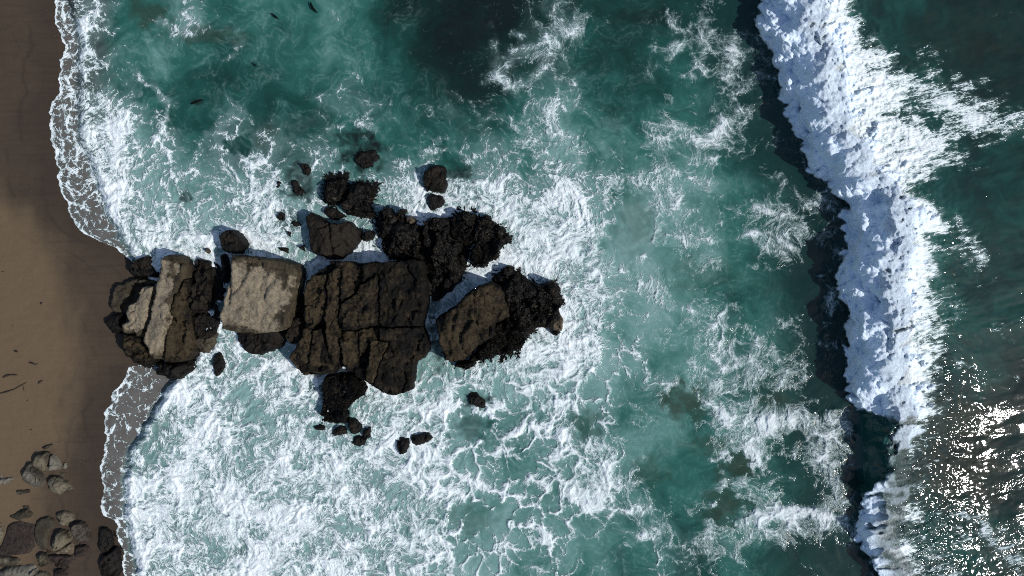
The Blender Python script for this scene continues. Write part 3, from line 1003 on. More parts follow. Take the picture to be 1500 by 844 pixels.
def seaweed(owner, pts, n, length=(0.22, 0.5), flow=None, seed=0, fringe=0.3, width=(0.035, 0.075), zoff=0.03):
    n = int(n * 1.5)
    """fronds of kelp lying over a rock and trailing into the water"""
    lo, hi, st, z, sd, x, y = HF[owner['_i']]
    rs = np.random.default_rng(seed + 77)
    wp = [W(u, v, 0.6) for u, v in pts]
    a = np.array(wp)
    co, fa = [], []

    def zat(px, py):
        i = np.clip(((px - x[0, 0]) / st).astype(int), 0, x.shape[1] - 1)
        j = np.clip(((y[0, 0] - py) / st).astype(int), 0, x.shape[0] - 1)
        return np.maximum(z[j, i], 0.02)
    px = rs.uniform(a[:, 0].min() - fringe, a[:, 0].max() + fringe, n * 4)
    py = rs.uniform(a[:, 1].min() - fringe, a[:, 1].max() + fringe, n * 4)
    dd = poly_sd(px, py, wp) + 0.25 * fbm(px / 0.9, py / 0.9, 3, seed)
    ok = dd > -fringe * rs.random(len(px)) ** 2
    px, py, dd = px[ok][:n], py[ok][:n], dd[ok][:n]
    c = a.mean(0)
    base_a = np.arctan2(py - c[1], px - c[0]) if flow is None else np.full(len(px), math.radians(flow))
    # clumps share a direction
    ang = base_a + 1.5 * perlin(px / 1.3, py / 1.3, seed + 3) + rs.normal(0, 0.55, len(px))
    L = rs.uniform(length[0], length[1], len(px)); wd = rs.uniform(width[0], width[1], len(px))
    bend = rs.normal(0, 0.9, len(px))
    lift = rs.uniform(0.0, 0.03, len(px)) + zoff
    seg = 4
    cx, cy = px.copy(), py.copy()
    rows = []
    for k in range(seg + 1):
        t = k / seg
        w = wd * (0.5 + 1.0 * math.sin(math.pi * min(t * 0.8 + 0.12, 1))) * (0.25 if k == seg else 1)
        nx, ny = -np.sin(ang), np.cos(ang)
        zz = zat(cx, cy) + lift * (0.4 + math.sin(math.pi * t)) 
        rows.append((np.stack([cx + nx * w / 2, cy + ny * w / 2, zz + 0.02 * rs.random(len(px))], -1),
                     np.stack([cx - nx * w / 2, cy - ny * w / 2, zz - 0.01 * rs.random(len(px))], -1)))
        ang = ang + bend / seg
        cx = cx + np.cos(ang) * L / seg; cy = cy + np.sin(ang) * L / seg
    allv = np.concatenate([np.stack([r[0], r[1]], 1) for r in rows], 1)      # (n, 2*(seg+1), 3)
    m = len(px)
    off = (np.arange(m) * 2 * (seg + 1))[:, None]
    quads = np.concatenate([off + np.array([[2 * k, 2 * k + 1, 2 * k + 3, 2 * k + 2]]) for k in range(seg)], 0)
    loc = owner.location
    ob = mesh_object("seaweed", allv.reshape(-1, 3) - np.array(loc), quads, M_WEED)
    at = ob.data.attributes.new('frond', 'FLOAT', 'POINT')
    at.data.foreach_set('value', np.repeat(rs.random(m), 2 * (seg + 1)).astype(np.float32))
    ob.parent = owner
    tag(ob, "dark wet kelp draped over the rock", kind="stuff")
    return ob


G_SLAB = "slabs at the landward end of the reef"
G_REEF = "blocks of the rock reef"
G_WEED = "weed covered rocks of the reef"
G_WASH = "small rocks awash around the reef"
G_BEACH = "rocks half buried in the beach"

# landward end
rock("rock_slab", [(234, 374), (260, 372), (272, 386), (268.5, 407), (261, 424), (254, 431), (251, 455), (245, 483), (241, 502), (233, 526), (226, 528), (221, 516), (212, 502), (214, 483), (221, 455), (227, 422), (231, 396)],
     1.9, M_PALE, "long upright pale grey slab, tallest of the landward end", "rock slab", G_SLAB, sh=0.12, tilt=(0.03, -0.06), pale=0.8, jag=.07,
     cracks=[([(238, 402), (242, 418), (252, 424), (264, 418)], 1.2, .12), ([(240, 386), (255, 390)], 1, .08), ([(222, 455), (226, 458), (229, 453)], .8, .06), ([(228, 500), (226, 512), (224, 524)], 1, .12)],
     stains=[([(238, 374), (262, 376), (270, 392), (266, 410)], 8, .7), ([(250, 395), (255, 420), (250, 440)], 6, .5), ([(215, 515), (228, 526)], 6, .4)])
rock("rock_slab", [(261, 425), (270, 414), (274, 403), (275, 422), (274, 443), (277, 460), (279, 478), (283, 500), (285, 519), (268, 531), (254, 533), (241, 532), (240, 523), (246.5, 483), (255, 433)],
     1.45, M_BROWN, "rough brown pitted slab against the right side of the long pale slab", "rock slab", G_SLAB, sh=.12, tilt=(-.12, .02), pale=.75, rough=.16, jag=.08)
rock("rock_slab", [(206, 419), (225, 418), (221, 450), (215, 474), (209, 493), (200, 495), (194, 488), (181, 490), (177, 483), (178, 474), (186, 470), (183, 455), (189, 446), (199, 442), (203, 429)],
     1.5, M_PALE, "broad pale slab nearest the sand, left of the long slab", "rock slab", G_SLAB, sh=.2, smooth=0, tilt=(.05, 0), pale=.95, jag=.05, base=-.3,
     cracks=[([(200, 442), (196, 462), (199, 470)], .9, .06)],
     stains=[([(178, 488), (196, 492), (210, 492)], 6, .7)])
rock("rock", [(177, 488), (195, 489), (209, 493), (213, 505), (221, 516), (226, 528), (219, 535), (200, 534), (193, 526), (181, 521), (177, 512)],
     0.95, M_BROWN, "dark stained knobbly rock at the foot of the broad pale slab", group=G_SLAB, pale=.55, rough=.2, base=-.3, facets=2)
rock("rock", [(151, 468), (159, 462), (176, 458), (177, 474), (175, 489), (164, 489), (157, 481)],
     0.75, M_BLACK, "small dark angular rock jutting onto the sand left of the slabs", group=G_SLAB, base=-.2, sh=.15, smooth=0, facets=2, pale=.4, wall=.15)
rock("rock", [(167, 417), (186, 410), (207, 407), (228, 409), (227, 418), (206, 418), (190, 416), (188, 438), (173, 448), (173, 458), (160, 457), (158, 443), (164, 433)],
     0.55, M_OLIVE, "low brown ledge with a sandy hollow behind the broad pale slab", group=G_SLAB, base=-.2, sh=.25, pale=.2, rough=.12, wall=.2)
rock("rock", [(188, 383), (201, 377), (214, 374), (221, 386), (224, 396), (232, 398), (231, 407), (207, 407), (186, 403)],
     0.75, M_BLACK, "wet black rock in the foam left of the long slab's top", group=G_SLAB, base=-.5, facets=3, rough=.2)
rock("rock", [(240, 528), (262, 534), (284, 523), (292, 535), (272, 551), (262, 557), (242, 556), (224, 548), (228, 534)],
     0.6, M_BLACK, "wet black rock at the seaward foot of the brown pitted slab", group=G_SLAB, base=-.8, rough=.18, facets=2)
rock("rock", [(279, 381), (292, 378), (306, 381), (308, 405), (312, 422), (309, 443), (304, 455), (290, 458), (279, 456), (273, 452), (273, 422), (279, 415), (280, 396)],
     1.0, M_BLACK, "tall dark rock in the gap between brown slab and square block", group=G_SLAB, rough=.22, facets=2, pale=.7)
rock("rock", [(284, 458), (304, 459), (301, 475), (297, 494), (285, 496), (280, 481)], .85, M_BLACK, "narrow black finger of rock below the gap rock beside square block", group=G_SLAB, sh=.2, pale=.5)
rock("rock", [(285, 497), (312, 482), (321, 488), (317, 508), (308, 520), (292, 519), (283, 507)], .42, M_OLIVE, "low olive rock holding a small foamy pool", group=G_SLAB, base=-.6, pale=.35, rough=.15, sh=.35)
rock("rock", [(310, 521), (322, 512), (327, 525), (328, 540), (318, 556), (310, 545)], .5, M_BLACK, "black pointed rock in foam below the olive pool rock", group=G_WASH)
rock("rock", [(296, 362), (305, 360), (310, 368), (304, 374), (297, 370)], .6, M_OLIVE, "little tan stone in the foam above the gap rock", group=G_WASH, dome=True, base=-.4, wall=.15)
rock("boulder", [(322, 342), (332, 335), (347, 341), (358, 357), (346, 370), (337, 372), (325, 371), (321, 357)], 1.3, M_BLACK, "dark boulder at the upper left corner of the square block", "boulder", G_REEF, facets=4, pale=.5, sh=.12, smooth=0)
rock("rock", [(321, 374), (330, 373), (333, 386), (333, 410), (328, 416), (321, 407)], .9, M_BLACK, "thin dark rib of rock along the square block's left side", group=G_REEF, sh=.2, pale=.6)
rock("rock_block", [(338, 372), (375, 376), (412, 380), (429, 386), (436, 397), (433, 420), (428, 439), (424, 459), (419, 479), (404, 487), (382, 489), (350, 489), (327, 482), (322, 464), (324, 452), (330, 434), (335, 417), (337, 395)],
     2.3, M_PALE, "big square pale grey block with brown rim", "rock block", G_REEF, sh=.10, jag=.08, smooth=0, pale=.82, tilt=(0, -.02), rough=.08,
     cracks=[([(361, 407), (350, 420), (341, 431)], 1.3, .16), ([(345, 448), (362, 459), (382, 470)], 1.0, .10), ([(382, 414), (378, 425), (387, 434), (392, 420), (399, 411)], 1.6, .13), ([(407, 455), (395, 472), (393, 484)], 1.3, .14),
             ([(378, 455), (390, 459)], 1.3, .08), ([(344, 384), (385, 388), (425, 396)], 1.5, .10), ([(336, 400), (337, 425), (334, 445)], 1.3, .25)],
     stains=[([(338, 374), (380, 380), (425, 386)], 15, .7), ([(428, 390), (416, 410)], 10, .5), ([(430, 425), (424, 455), (416, 478)], 8, .45), ([(330, 480), (352, 486), (372, 487)], 9, .45), ([(400, 470), (412, 460)], 7, .4)])
rock("rock", [(340, 482), (382, 484), (419, 480), (419, 504), (400, 516), (382, 520), (360, 519), (348, 507)], .85, M_BLACK, "black wet ledge under the lower edge of the square block", group=G_REEF, facets=2, rough=.15)
for pts, lab in (([(405, 362), (422, 362), (422, 372), (409, 370)], "small black fin of rock just above the square block's right corner"),
                 ([(435, 361), (446, 357), (447, 370)], "tiny black triangular rock in foam left of the notched dark boulder"),
                 ([(416, 337), (425, 338), (424, 350)], "tiny black rock tip in foam, uppermost of the three beside the notched boulder")):
    rock("rock", pts, .4, M_BLACK, lab, group=G_WASH, sh=.2, wall=.2, smooth=0)
rock("boulder", [(419, 478), (430, 464.5), (444, 464.5), (447, 487), (439, 503), (423.5, 505), (418, 494)], 1.1, M_BLACK, "rounded dark boulder wedged between square block and slabbed outcrop", "boulder", G_REEF, facets=4, pale=.6, sh=.12, smooth=0)

rock("rock", [(272, 388), (300, 384), (320, 378), (334, 420), (326, 450), (322, 485), (310, 498), (285, 515), (276, 470)], .3, M_BLACK, "low black floor of rock added to darken the shaded cleft left of the square block", group=G_REEF, base=-.6, rough=.15)  # black floor put in to stand for the deep shadow of this gap
rock("rock", [(420, 440), (436, 420), (447, 430), (448, 466), (428, 466), (418, 476)], .25, M_BLACK, "low black rock added to darken the shaded cleft right of the square block", group=G_REEF, base=-.6, rough=.15)  # black filler rock, added so the gap reads as dark as its shade
# the slabbed outcrop in the middle: jointed slabs of one rock
ou, ov = W(525, 470)
outcrop = bpy.data.objects.new("rock_outcrop", None); COL.objects.link(outcrop)
outcrop.location = (ou, ov, 0)
tag(outcrop, "large dark brown outcrop of jointed slabs in the middle of the reef", "rock outcrop", G_REEF)
bpy.context.view_layer.update()
SLABS = [
    ([(450, 412), (484, 386), (520, 386), (615, 384), (622, 430), (614, 478), (624, 505), (604, 530), (598, 570), (566, 576), (530, 556), (505, 536), (486, 544), (444, 546), (428, 522), (448, 480)], 1.45, (0, 0), .3, []),
    ([(446, 419.5), (459.5, 404), (477.5, 401), (478.5, 437.5), (477, 462), (471, 469), (455, 480), (446, 471)], 1.9, (.1, 0), .75, [([(450, 443), (460, 440), (472, 428)], 1.3, .25), ([(448, 470), (462, 466), (474, 458)], 1.2, .15)]),
    ([(446, 481), (459.5, 484), (474, 478), (477.5, 514), (484, 527.5), (493, 536.5), (486.5, 548), (444, 551), (439, 545.5), (423.5, 523), (439, 505)], 1.5, (.02, .06), .6, [([(456, 484), (455, 510), (452, 535)], 1.6, .35)]),
    ([(480, 401.5), (500, 388), (501, 424), (497, 442), (496, 478), (499, 505), (492, 532), (483, 525), (478.5, 505), (477, 471), (480, 437.5)], 2.1, (.04, 0), .7, [([(482, 478), (488, 470), (493, 452)], .9, .15)]),
    ([(484, 383.5), (513.5, 384), (530, 393), (530, 415), (516, 433), (500, 441), (502, 397)], 2.2, (0, -.05), .55, []),
    ([(499, 443), (516, 436), (530, 418), (554, 399), (555, 437.5), (555, 476), (525, 481), (500, 485), (497, 467)], 2.35, (.02, .0), .5, [([(524, 460), (525, 478)], 1, .12)]),
    ([(531.5, 388), (567.5, 383.5), (617, 381), (625, 428.5), (620, 455.5), (616, 478), (567.5, 478), (557, 476), (557, 428.5), (556, 399), (532, 413)], 2.3, (-.03, -.02), .35, [([(568, 478), (578, 465), (590, 440)], 1.2, .15), ([(585, 430), (596, 438), (592, 425)], 1.5, .12), ([(600, 384), (606, 420), (612, 450)], 1.2, .14)]),
    ([(500, 487), (523, 483.5), (525, 516), (521, 536.5), (509, 543), (502, 532), (501, 505)], 1.9, (0, .06), .65, []),
    ([(525, 483), (555, 478.5), (555, 496), (544, 498), (535, 514), (526, 525)], 1.8, (0, .05), .7, []),
    ([(543, 497), (569, 500.5), (567.5, 508), (556, 527.5), (546, 562), (534, 559), (541, 527.5)], 2.3, (.02, .08), .85, []),
    ([(557, 480), (616, 480), (627, 503), (624, 518.5), (609, 532), (603, 556), (601, 572), (581, 578), (565, 580), (548, 566), (558, 528), (569, 510), (571, 500), (557, 496)], 2.0, (-.03, .12), .4, [([(590, 545), (594, 560), (588, 575)], 2, .25), ([(575, 484), (585, 500), (600, 505)], 1.2, .12)]),
]
for k, (pts, zt, tl, pl, cr) in enumerate(SLABS):
    rock("slab", pts, zt, M_BROWN, None, parent=outcrop, sh=.07, wall=.09, tilt=tl, pale=pl, cracks=[(c, w * .6, d) for c, w, d in cr], jag=.09, rough=.13, seed=300 + k, jseed=300, strata=.06, grow=.02, smooth=0, step=.07)

w1 = rock("weedy_rock", [(470, 552), (490, 548), (515, 545), (537, 562), (533, 578), (516.6, 588.5), (506.5, 596.6), (508.5, 617), (498, 623), (470, 621), (462, 621), (470, 597)],
          .9, M_BLACK, "black weed hung rock below the slabbed outcrop", group=G_WEED, rough=.22, facets=2)
seaweed(w1, [(470, 552), (520, 545), (537, 562), (533, 578), (510, 595), (508, 617), (498, 623), (468, 618)], 800, flow=-110, seed=1)
bd = rock("boulder", [(636, 469), (667, 447), (686, 427.5), (718, 411.5), (734, 418), (740, 434), (747, 463), (727.5, 475.5), (721, 495), (695.5, 514), (679.5, 530), (660, 534.6), (649, 530), (641, 501)],
          2.5, M_BROWN, "large bronze brown boulder at the seaward end with weed round its foot", "boulder", G_REEF, sh=.12, tilt=(-.03, -.04), pale=.6, jag=.10, facets=4, rough=.15, smooth=0,
          cracks=[([(694, 440), (695, 462), (699, 472), (697, 488)], 1.4, .22), ([(668, 448), (660, 490), (656, 528)], 1.6, .16), ([(717, 478), (716, 492)], 1.2, .2)])
w2 = rock("weedy_rock", [(718, 408), (743.5, 386), (763, 399), (788, 418), (814, 411.5), (822, 431), (819, 450), (825, 475.5), (822, 494), (806, 488), (788, 475.5), (775.5, 488), (763, 511), (743.5, 520), (718, 522), (688, 536), (660, 540), (686, 527), (715, 490), (738, 463), (730, 418)],
          1.05, M_BLACK, "ragged kelp covered point at the seaward tip of the reef", group=G_WEED, rough=.3, facets=0, pale=.55, sh=.6, jag=.16)
seaweed(w2, [(718, 408), (743, 386), (763, 399), (788, 418), (814, 412), (820, 440), (800, 470), (775, 488), (763, 511), (743, 522), (700, 538), (660, 543), (700, 525), (724, 495), (750, 463), (738, 420)], 2600, seed=2, fringe=.25)
rock("rock", [(803, 466), (812, 459), (822, 464), (826, 476), (822, 486), (810, 483)], 1.35, M_TAN, "reddish brown bare lump among the kelp at the reef's seaward tip", group=G_WEED, rough=.12, base=-.4, sh=.3, pale=.1)
rock("rock", [(804, 414), (813, 409), (818, 420), (813, 430), (805, 426)], 1.2, M_TAN, "small bare brown lump above the reddish one at the reef tip", group=G_WEED, rough=.12, base=-.4, sh=.3, pale=.1)
w3 = rock("weedy_rock", [(548, 332), (549, 313), (557, 304), (568, 301), (574, 307), (577, 315), (586, 307), (597, 305), (592, 316), (592, 327), (602, 328.5), (615.5, 327), (617, 355), (614, 374), (600, 378), (586, 380), (560, 374), (557, 348.5), (546, 336)],
          1.0, M_BLACK, "weed blackened rock with two humps above the slabbed outcrop", group=G_WEED, rough=.25, facets=1, pale=.6)
seaweed(w3, [(550, 325), (560, 306), (590, 318), (615, 330), (616, 372), (586, 379), (560, 372)], 700, flow=100, seed=3)
rock("rock", [(592, 325), (593, 317), (602, 316), (608, 322), (603, 328)], 1.15, M_TAN, "small bare tan stone on the two-humped weedy rock", group=G_WEED, base=0, sh=.2, wall=.15, pale=.3)
w4 = rock("weedy_rock", [(618.6, 327), (626, 319), (648, 318), (658.6, 318), (659.4, 347), (671, 351.6), (678.7, 358), (675.6, 367), (668, 376), (674, 389), (676, 404), (668, 419), (650, 436), (636, 455), (630, 440), (629, 410), (632, 398), (631, 375), (620, 367)],
          1.25, M_BLACK, "long weedy rock beside the narrow white water channel", group=G_WEED, rough=.25, facets=1, pale=.5)
seaweed(w4, [(622, 325), (658, 318), (660, 347), (678, 358), (668, 376), (674, 400), (655, 425), (636, 430), (632, 375), (622, 367)], 1100, flow=95, seed=4, fringe=.05, length=(.25, .55))
w5 = rock("weedy_rock", [(660, 318), (672.5, 311), (688, 310), (699, 316), (694, 330), (691, 341), (694, 352), (688, 359), (677, 358), (661, 348.5)],
          1.0, M_BLACK, "square kelp covered rock left of the beak shaped one", group=G_WEED, rough=.25)
seaweed(w5, [(661, 318), (673, 311), (688, 310), (698, 317), (692, 341), (693, 352), (686, 360), (663, 349)], 500, seed=5)
w6 = rock("weedy_rock", [(702, 318), (717, 315), (723, 324), (723, 333), (737, 332), (746.5, 344), (749, 356), (736, 355), (731, 367), (729.5, 376), (717, 378), (709.5, 390), (700, 393), (691, 385.5), (688, 370), (694, 358), (692.5, 344)],
          1.0, M_BLACK, "beak shaped kelp covered rock reaching right into white foam", group=G_WEED, rough=.25, jag=.14)
seaweed(w6, [(702, 318), (717, 315), (723, 332), (737, 333), (747, 354), (732, 360), (728, 376), (709, 390), (693, 385), (689, 370), (694, 350)], 750, seed=6, fringe=.08, length=(.25, .55))
w10 = rock("weedy_rock", [(556, 345), (616, 330), (660, 330), (688, 348), (684, 396), (660, 420), (636, 450), (624, 425), (617, 384), (570, 381)],
           .4, M_BLACK, "low weed blackened shelf filling the middle of the weedy rocks", group=G_WEED, rough=.2, jag=.14)
seaweed(w10, [(556, 345), (616, 330), (660, 330), (688, 348), (684, 396), (650, 425), (626, 420), (617, 384), (570, 381)], 500, seed=10, fringe=.05, length=(.25, .5))
w7 = rock("boulder", [(446, 316), (452, 309), (466, 316), (475, 323.5), (484, 327), (512, 325), (527, 336), (525, 352), (516, 364), (498, 380), (477, 380), (461, 373), (450, 364), (449, 339), (447, 332)],
          1.4, M_BLACK, "broad dark notched boulder up from the square block's right side", "boulder", G_REEF, facets=4, pale=.75, sh=.12, smooth=0,
          cracks=[([(482, 330), (482, 352), (485, 378)], 1.6, .25)])
rock("rock", [(527, 337), (544, 337), (551, 345), (541, 354), (527, 353)], .7, M_BLACK, "low black rock on the right of the notched boulder", group=G_WEED, facets=1)
w8 = rock("weedy_rock", [(479, 275.5), (481, 263), (491, 265), (500, 257), (507, 265), (507, 275.5), (502, 286), (498, 297), (489, 300), (477, 297), (471.5, 284)],
          .55, M_BLACK, "low weedy rock, left one of the pair above the notched boulder", group=G_WEED, rough=.2)
seaweed(w8, [(479, 275), (481, 263), (500, 258), (507, 268), (500, 295), (480, 298), (472, 284)], 350, flow=90, seed=8, length=(.3, .6))
w9 = rock("weedy_rock", [(509, 281), (518, 275.5), (526.6, 268), (541, 270), (546, 284), (541, 298.6), (535, 309), (544, 311), (542.6, 318), (514, 316), (502, 309), (498, 300), (505, 290)],
          .65, M_BLACK, "low weedy rock, right one of the pair above the notched boulder", group=G_WEED, rough=.2)
seaweed(w9, [(509, 281), (527, 268), (545, 275), (540, 300), (542, 317), (514, 316), (499, 300)], 450, flow=80, seed=9, length=(.3, .6))
rock("rock", [(469, 306), (479, 301), (491, 304), (505, 315), (498, 322), (486, 323), (475, 315)], .6, M_BLACK, "small dark rock tucked between notched boulder and weedy pair", group=G_WASH, facets=2, pale=.6)

# rocks awash
AWASH = [
    ([(621, 250), (629, 246), (640, 240), (650.5, 241), (653, 253.5), (654, 280), (640, 279), (622, 276.6), (620, 260.6)], .8, "lone squarish dark rock in the foam above the weedy rocks"),
    ([(624, 286), (648, 285), (650, 294), (640, 308), (625, 306)], .16, "foam washed rock just below the lone squarish rock"),
    ([(528, 217), (551, 217), (559, 229), (551, 240), (533, 246), (521, 240), (520, 229)], .12, "round rock barely awash, farthest above the reef"),
    ([(426, 264), (433, 263), (441, 275), (449, 285), (445, 294), (437, 290), (429, 278)], .18, "slanting dark rock awash left of the weedy pair"),
    ([(440, 244), (448, 241), (455, 252), (448, 256)], .12, "small dark rock awash above the slanting one"),
    ([(404, 268), (410, 267), (412, 275), (406, 278)], .15, "pebble sized rock tip left of the slanting awash rock"),
    ([(404, 313), (416, 311), (420, 321), (410, 324)], .2, "small rock tip in foam left of the notched boulder's top"),
    ([(422, 322), (438, 321), (446, 334), (432, 333)], .16, "flat rock awash touching the notched boulder's left side"),
    ([(509, 617), (515, 613), (526, 621), (529, 632), (519, 637), (509, 632)], .7, "dark oval boulder just off the lowest weed hung rock"),
    ([(529, 637), (536, 627), (544, 628), (544, 640), (535, 643)], .55, "small reddish dark stone right of the oval boulder"),
    ([(513, 645), (520, 640), (536, 641), (534, 652), (525, 658), (515, 650)], .25, "streaky wet rock below the oval boulder"),
    ([(483, 639), (496, 625), (506, 627), (504, 639)], .4, "dark wedge of rock left of the oval boulder"),
    ([(462, 624), (474, 622), (474, 630), (464, 632)], .3, "tiny dark rock at the lower left corner of the weed hung rock"),
    ([(579, 649), (587, 639), (601, 645), (599, 659), (587, 669), (581, 661)], .4, "tapering rock in the white water, left one of the lowest pair"),
    ([(601, 641), (615, 635), (631, 637), (631, 647), (611, 653), (601, 651)], .4, "crescent rock in the white water, right one of the lowest pair"),
    ([(686, 577), (695, 574), (705, 585), (714, 592), (709, 599), (695, 596), (686, 588)], .2, "dark rock awash off the bronze boulder's lower right"),
]
for pts, zt, lab in AWASH:
    rock("rock", pts, zt + (.1 if zt < .3 else 0), M_BLACK, lab, group=G_WASH, facets=2, base=-.6, sh=.4, rough=.14, pale=.6, jag=.12, grow=.02)

# beach rocks
BEACH = [
    ("boulder", [(42.7, 673), (54, 664), (65, 662), (68, 668), (68, 690), (61, 695.5), (50, 691), (44, 681)], 1.35, M_OLIVE, "olive domed piece of the split boulder on the sand", .6, True),
    ("boulder", [(70, 666), (77, 668.5), (84, 677), (84, 687), (78, 691), (70, 690.5)], 1.15, M_GREY, "pale right cap of the split boulder on the sand", .9, True),
    ("boulder", [(42.7, 675.6), (47, 688), (60, 697), (61, 708), (57, 718), (43, 714), (33, 704), (34, 693)], 1.15, M_GREY, "grey lower left piece of the split boulder on the sand", .45, False),
    ("boulder", [(65, 705), (72.5, 698), (85, 700), (98, 708), (98, 718), (91, 725), (81, 727), (70, 722.5), (65.5, 715)], 1.2, M_OLIVE, "round olive boulder below the split boulder", .75, True),
    ("stone", [(60, 656), (71, 649), (77.5, 651), (74, 655), (62.6, 660)], .62, M_PURPLE, "small dark stone above the split boulder", .4, True),
    ("stone", [(91, 678), (96, 677), (96, 688), (92, 688)], .55, M_GREY, "tiny white stone right of the split boulder", 1.4, True),
    ("rock", [(-10, 704), (13, 699), (21, 698), (13, 710), (-10, 713)], .66, M_GREY, "pale rock at the left edge poking from the sand", .8, True),
    ("rock", [(20, 718), (42, 716), (44, 722), (28, 727)], .56, M_OLIVE, "nearly buried rock left of the round olive boulder", .3, True),
    ("rock", [(14, 755), (38, 745), (47, 749.5), (47, 758), (17, 761)], .6, M_OLIVE, "buried greenish rock above the purple bedrock shelf", .3, False),
    ("bedrock_shelf", [(13, 767), (40, 759), (53, 761), (48, 780), (49, 809), (20, 814), (-8, 815), (3, 797), (8, 780)], .68, M_PURPLE, "flat purple brown bedrock shelf in the lower left corner", .2, False),
    ("bedrock_shelf", [(54, 760), (75, 758), (80, 771), (70, 779), (66, 793), (67, 808), (50, 808), (49.5, 780)], .66, M_OLIVE, "flat olive bedrock shelf right of the purple shelf", .25, False),
    ("boulder", [(75, 757), (81, 751), (93, 749), (103, 755), (105, 764), (99, 768), (92, 773), (83, 769)], 1.1, M_OLIVE, "mottled boulder topmost of the lower left cluster", .8, True),
    ("boulder", [(104, 775), (107, 768), (119, 767), (127, 777), (128, 799), (111, 798.5), (105, 791)], 1.0, M_PURPLE, "pinkish brown boulder with pale left face in the cluster", .7, False),
    ("boulder", [(75, 784), (85, 777), (97, 783), (101, 791), (93, 799), (83, 808), (74, 811), (72, 797)], 1.3, M_OLIVE, "round yellowish boulder in the middle of the cluster", .8, True),
    ("rock", [(82, 810), (93, 801), (105, 797), (107, 814), (88, 812)], .8, M_TAN, "tan wedge rock below the round yellowish boulder", .5, False),
    ("rock", [(69, 813), (93, 814.5), (107, 816), (104, 823), (95, 832), (80, 832), (73, 821)], .75, M_PURPLE, "dark purple rock under the tan wedge", .1, False),
    ("rock", [(109, 807), (113, 801), (128, 801), (128, 811), (117, 816), (109, 820)], .7, M_PURPLE, "reddish rock below the pinkish boulder", .3, False),
    ("boulder", [(49, 816), (56, 809), (65, 811), (74, 824), (64, 829), (53, 825)], 1.0, M_OLIVE, "small round boulder left of the dark purple rock", .5, True),
    ("rock", [(-12, 812), (17, 816.5), (33, 824), (8, 832), (-12, 830)], .8, M_OLIVE, "olive wedge rock at the left edge under the purple shelf", .5, False),
    ("boulder", [(-30, 845), (13, 831), (47, 827), (52, 836), (42, 850), (-20, 875)], 1.1, M_GREY, "big pale grey boulder cut by the bottom left corner", .7, True),
    ("boulder", [(42, 846), (53, 837), (67, 838), (76, 850), (55, 862), (43, 856)], .95, M_OLIVE, "olive boulder at the bottom edge beside the pale one", .5, True),
    ("boulder", [(75, 837), (87, 833), (96, 838), (97, 850), (79, 852)], .95, M_PURPLE, "dark boulder at the bottom edge under the purple rock", .3, True),
    ("rock", [(-12, 776), (4, 770), (5, 792), (-8, 803)], .7, M_OLIVE, "yellowish rock at the left edge beside the purple shelf", .9, True),
    ("rock", [(145, 776), (153, 775), (159, 781), (164, 799), (159, 809), (145, 815), (143, 797)], .85, M_BLACK, "dark wet rock at the water's edge in the lower left", .7, False),
    ("rock", [(145, 817), (159, 812), (172, 801), (174, 850), (146, 854)], .8, M_BLACK, "reddish black rock column at the bottom edge beside the bore", .9, False),
]
for nm, pts, zt, mt, lab, pl, dm in BEACH:
    cu = sum(p[0] for p in pts) / len(pts); cv = sum(p[1] for p in pts) / len(pts)
    sz = float(sand_height(np.array(cu), np.array(cv)))
    zt = sz + (zt - sz) * .5
    rock(nm, pts, zt, mt, lab, nm.replace("_", " "), G_BEACH, base=sz - .12, sh=.16, wall=.10 if not dm else .12, pale=pl, dome=dm, jag=.05, rough=.04 if 'shelf' in nm else .085, smooth=2 if dm else 1, facets=0 if dm else 1, grow=0.0)


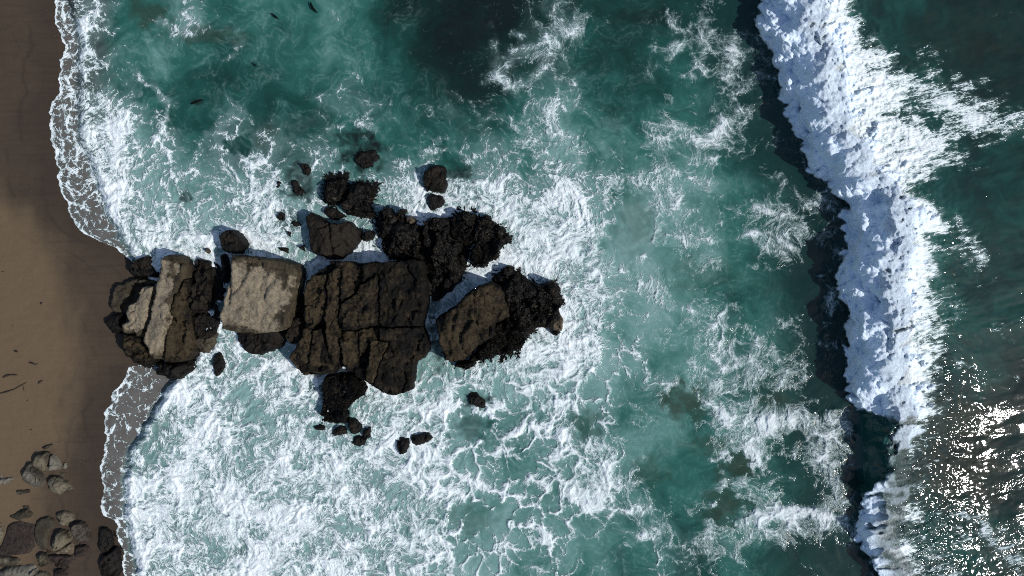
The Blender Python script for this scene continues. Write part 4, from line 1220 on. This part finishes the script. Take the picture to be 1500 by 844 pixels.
# ------------------------------------------------------------------ drift weed on the sand and on the water
def stalk(pts, r, label, z=None, group="scraps of weed on the sand"):
    """a tapering bent stalk lying on the sand"""
    co, fa = [], []
    P = []
    for u, v in pts:
        zz = float(sand_height(np.array(float(u)), np.array(float(v)))) if z is None else z
        x, y = W(u, v, zz)
        P.append((x, y, zz + r * 0.9))
    n = 6
    for i, p in enumerate(P):
        a = P[max(i - 1, 0)]; b = P[min(i + 1, len(P) - 1)]
        dx, dy = b[0] - a[0], b[1] - a[1]; L = math.hypot(dx, dy) or 1
        nx, ny = -dy / L, dx / L
        rr = r * (1.0 - 0.55 * i / max(len(P) - 1, 1)) * (1 + 0.25 * math.sin(i * 2.3))
        if i in (0, len(P) - 1):
            rr *= .45
        for k in range(n):
            t = 2 * math.pi * k / n
            co.append((p[0] + nx * math.cos(t) * rr, p[1] + ny * math.cos(t) * rr, p[2] + math.sin(t) * rr * .8))
    for i in range(len(P) - 1):
        for k in range(n):
            fa.append((i * n + k, i * n + (k + 1) % n, (i + 1) * n + (k + 1) % n, (i + 1) * n + k))
    o = P[len(P) // 2]
    ob = mesh_object("drift_weed", co, fa, M_TWIG if z is None else M_WEED, None, o)
    tag(ob, label, "weed", group)
    return ob


stalk([(-2, 577), (10, 574), (22, 570), (32, 564), (40, 560)], .055, "long thin stalk of drift weed reaching in from the left edge")
stalk([(36, 573), (35, 569), (34.5, 564)], .045, "short side twig under the long weed stalk")
stalk([(5, 553), (10, 550.5), (16, 549), (22, 549), (27, 549.5)], .075, "thick curved weed stalk above the long thin one")
stalk([(43, 531), (48, 532), (52, 534), (56, 533)], .07, "dark ragged weed scrap right of the curved stalk")
stalk([(57, 562), (60, 559), (64, 557)], .08, "stubby dark weed scrap right of the long stalk's tip")
stalk([(22, 515), (25, 514.5), (28, 516)], .09, "dark lump of weed highest in the lower sand group")
stalk([(60, 446), (61.5, 444), (63, 443)], .07, "lone speck of weed on the sand left of the slabs")
stalk([(3, 398), (7, 397.5)], .05, "small weed speck near the left edge of the dry sand")
stalk([(-2, 503), (1, 502)], .07, "weed speck cut by the left edge of the sand")
stalk([(45, 630), (47.5, 629)], .06, "small weed speck above the split boulder")
stalk([(18, 478), (19.5, 476)], .045, "tiny weed speck on the dry sand left of the dark lump")
stalk([(40, 587), (42, 586)], .05, "tiny weed speck below the long stalk")
GF = "kelp drifting on the green water"
stalk([(281, 153), (288, 150), (296, 147), (300, 148)], .09, "dark floating kelp clump in the calm green water upper left", .12, GF)
stalk([(455, 4), (458, 12), (463, 17), (466, 20)], .10, "dark floating kelp stalk at the top edge", .12, GF)
stalk([(398, 20), (404, 25), (410, 30)], .08, "short floating kelp stalk left of the top edge one", .12, GF)
stalk([(370, 92), (375, 97), (378, 94)], .06, "tiny floating kelp scrap below the pale streak", .12, GF)
for o in bpy.data.objects:
    if '_i' in o:
        del o['_i']
print("triangles", sum(len(o.data.polygons) * 2 for o in bpy.data.objects if o.type == 'MESH'), len(bpy.data.objects))
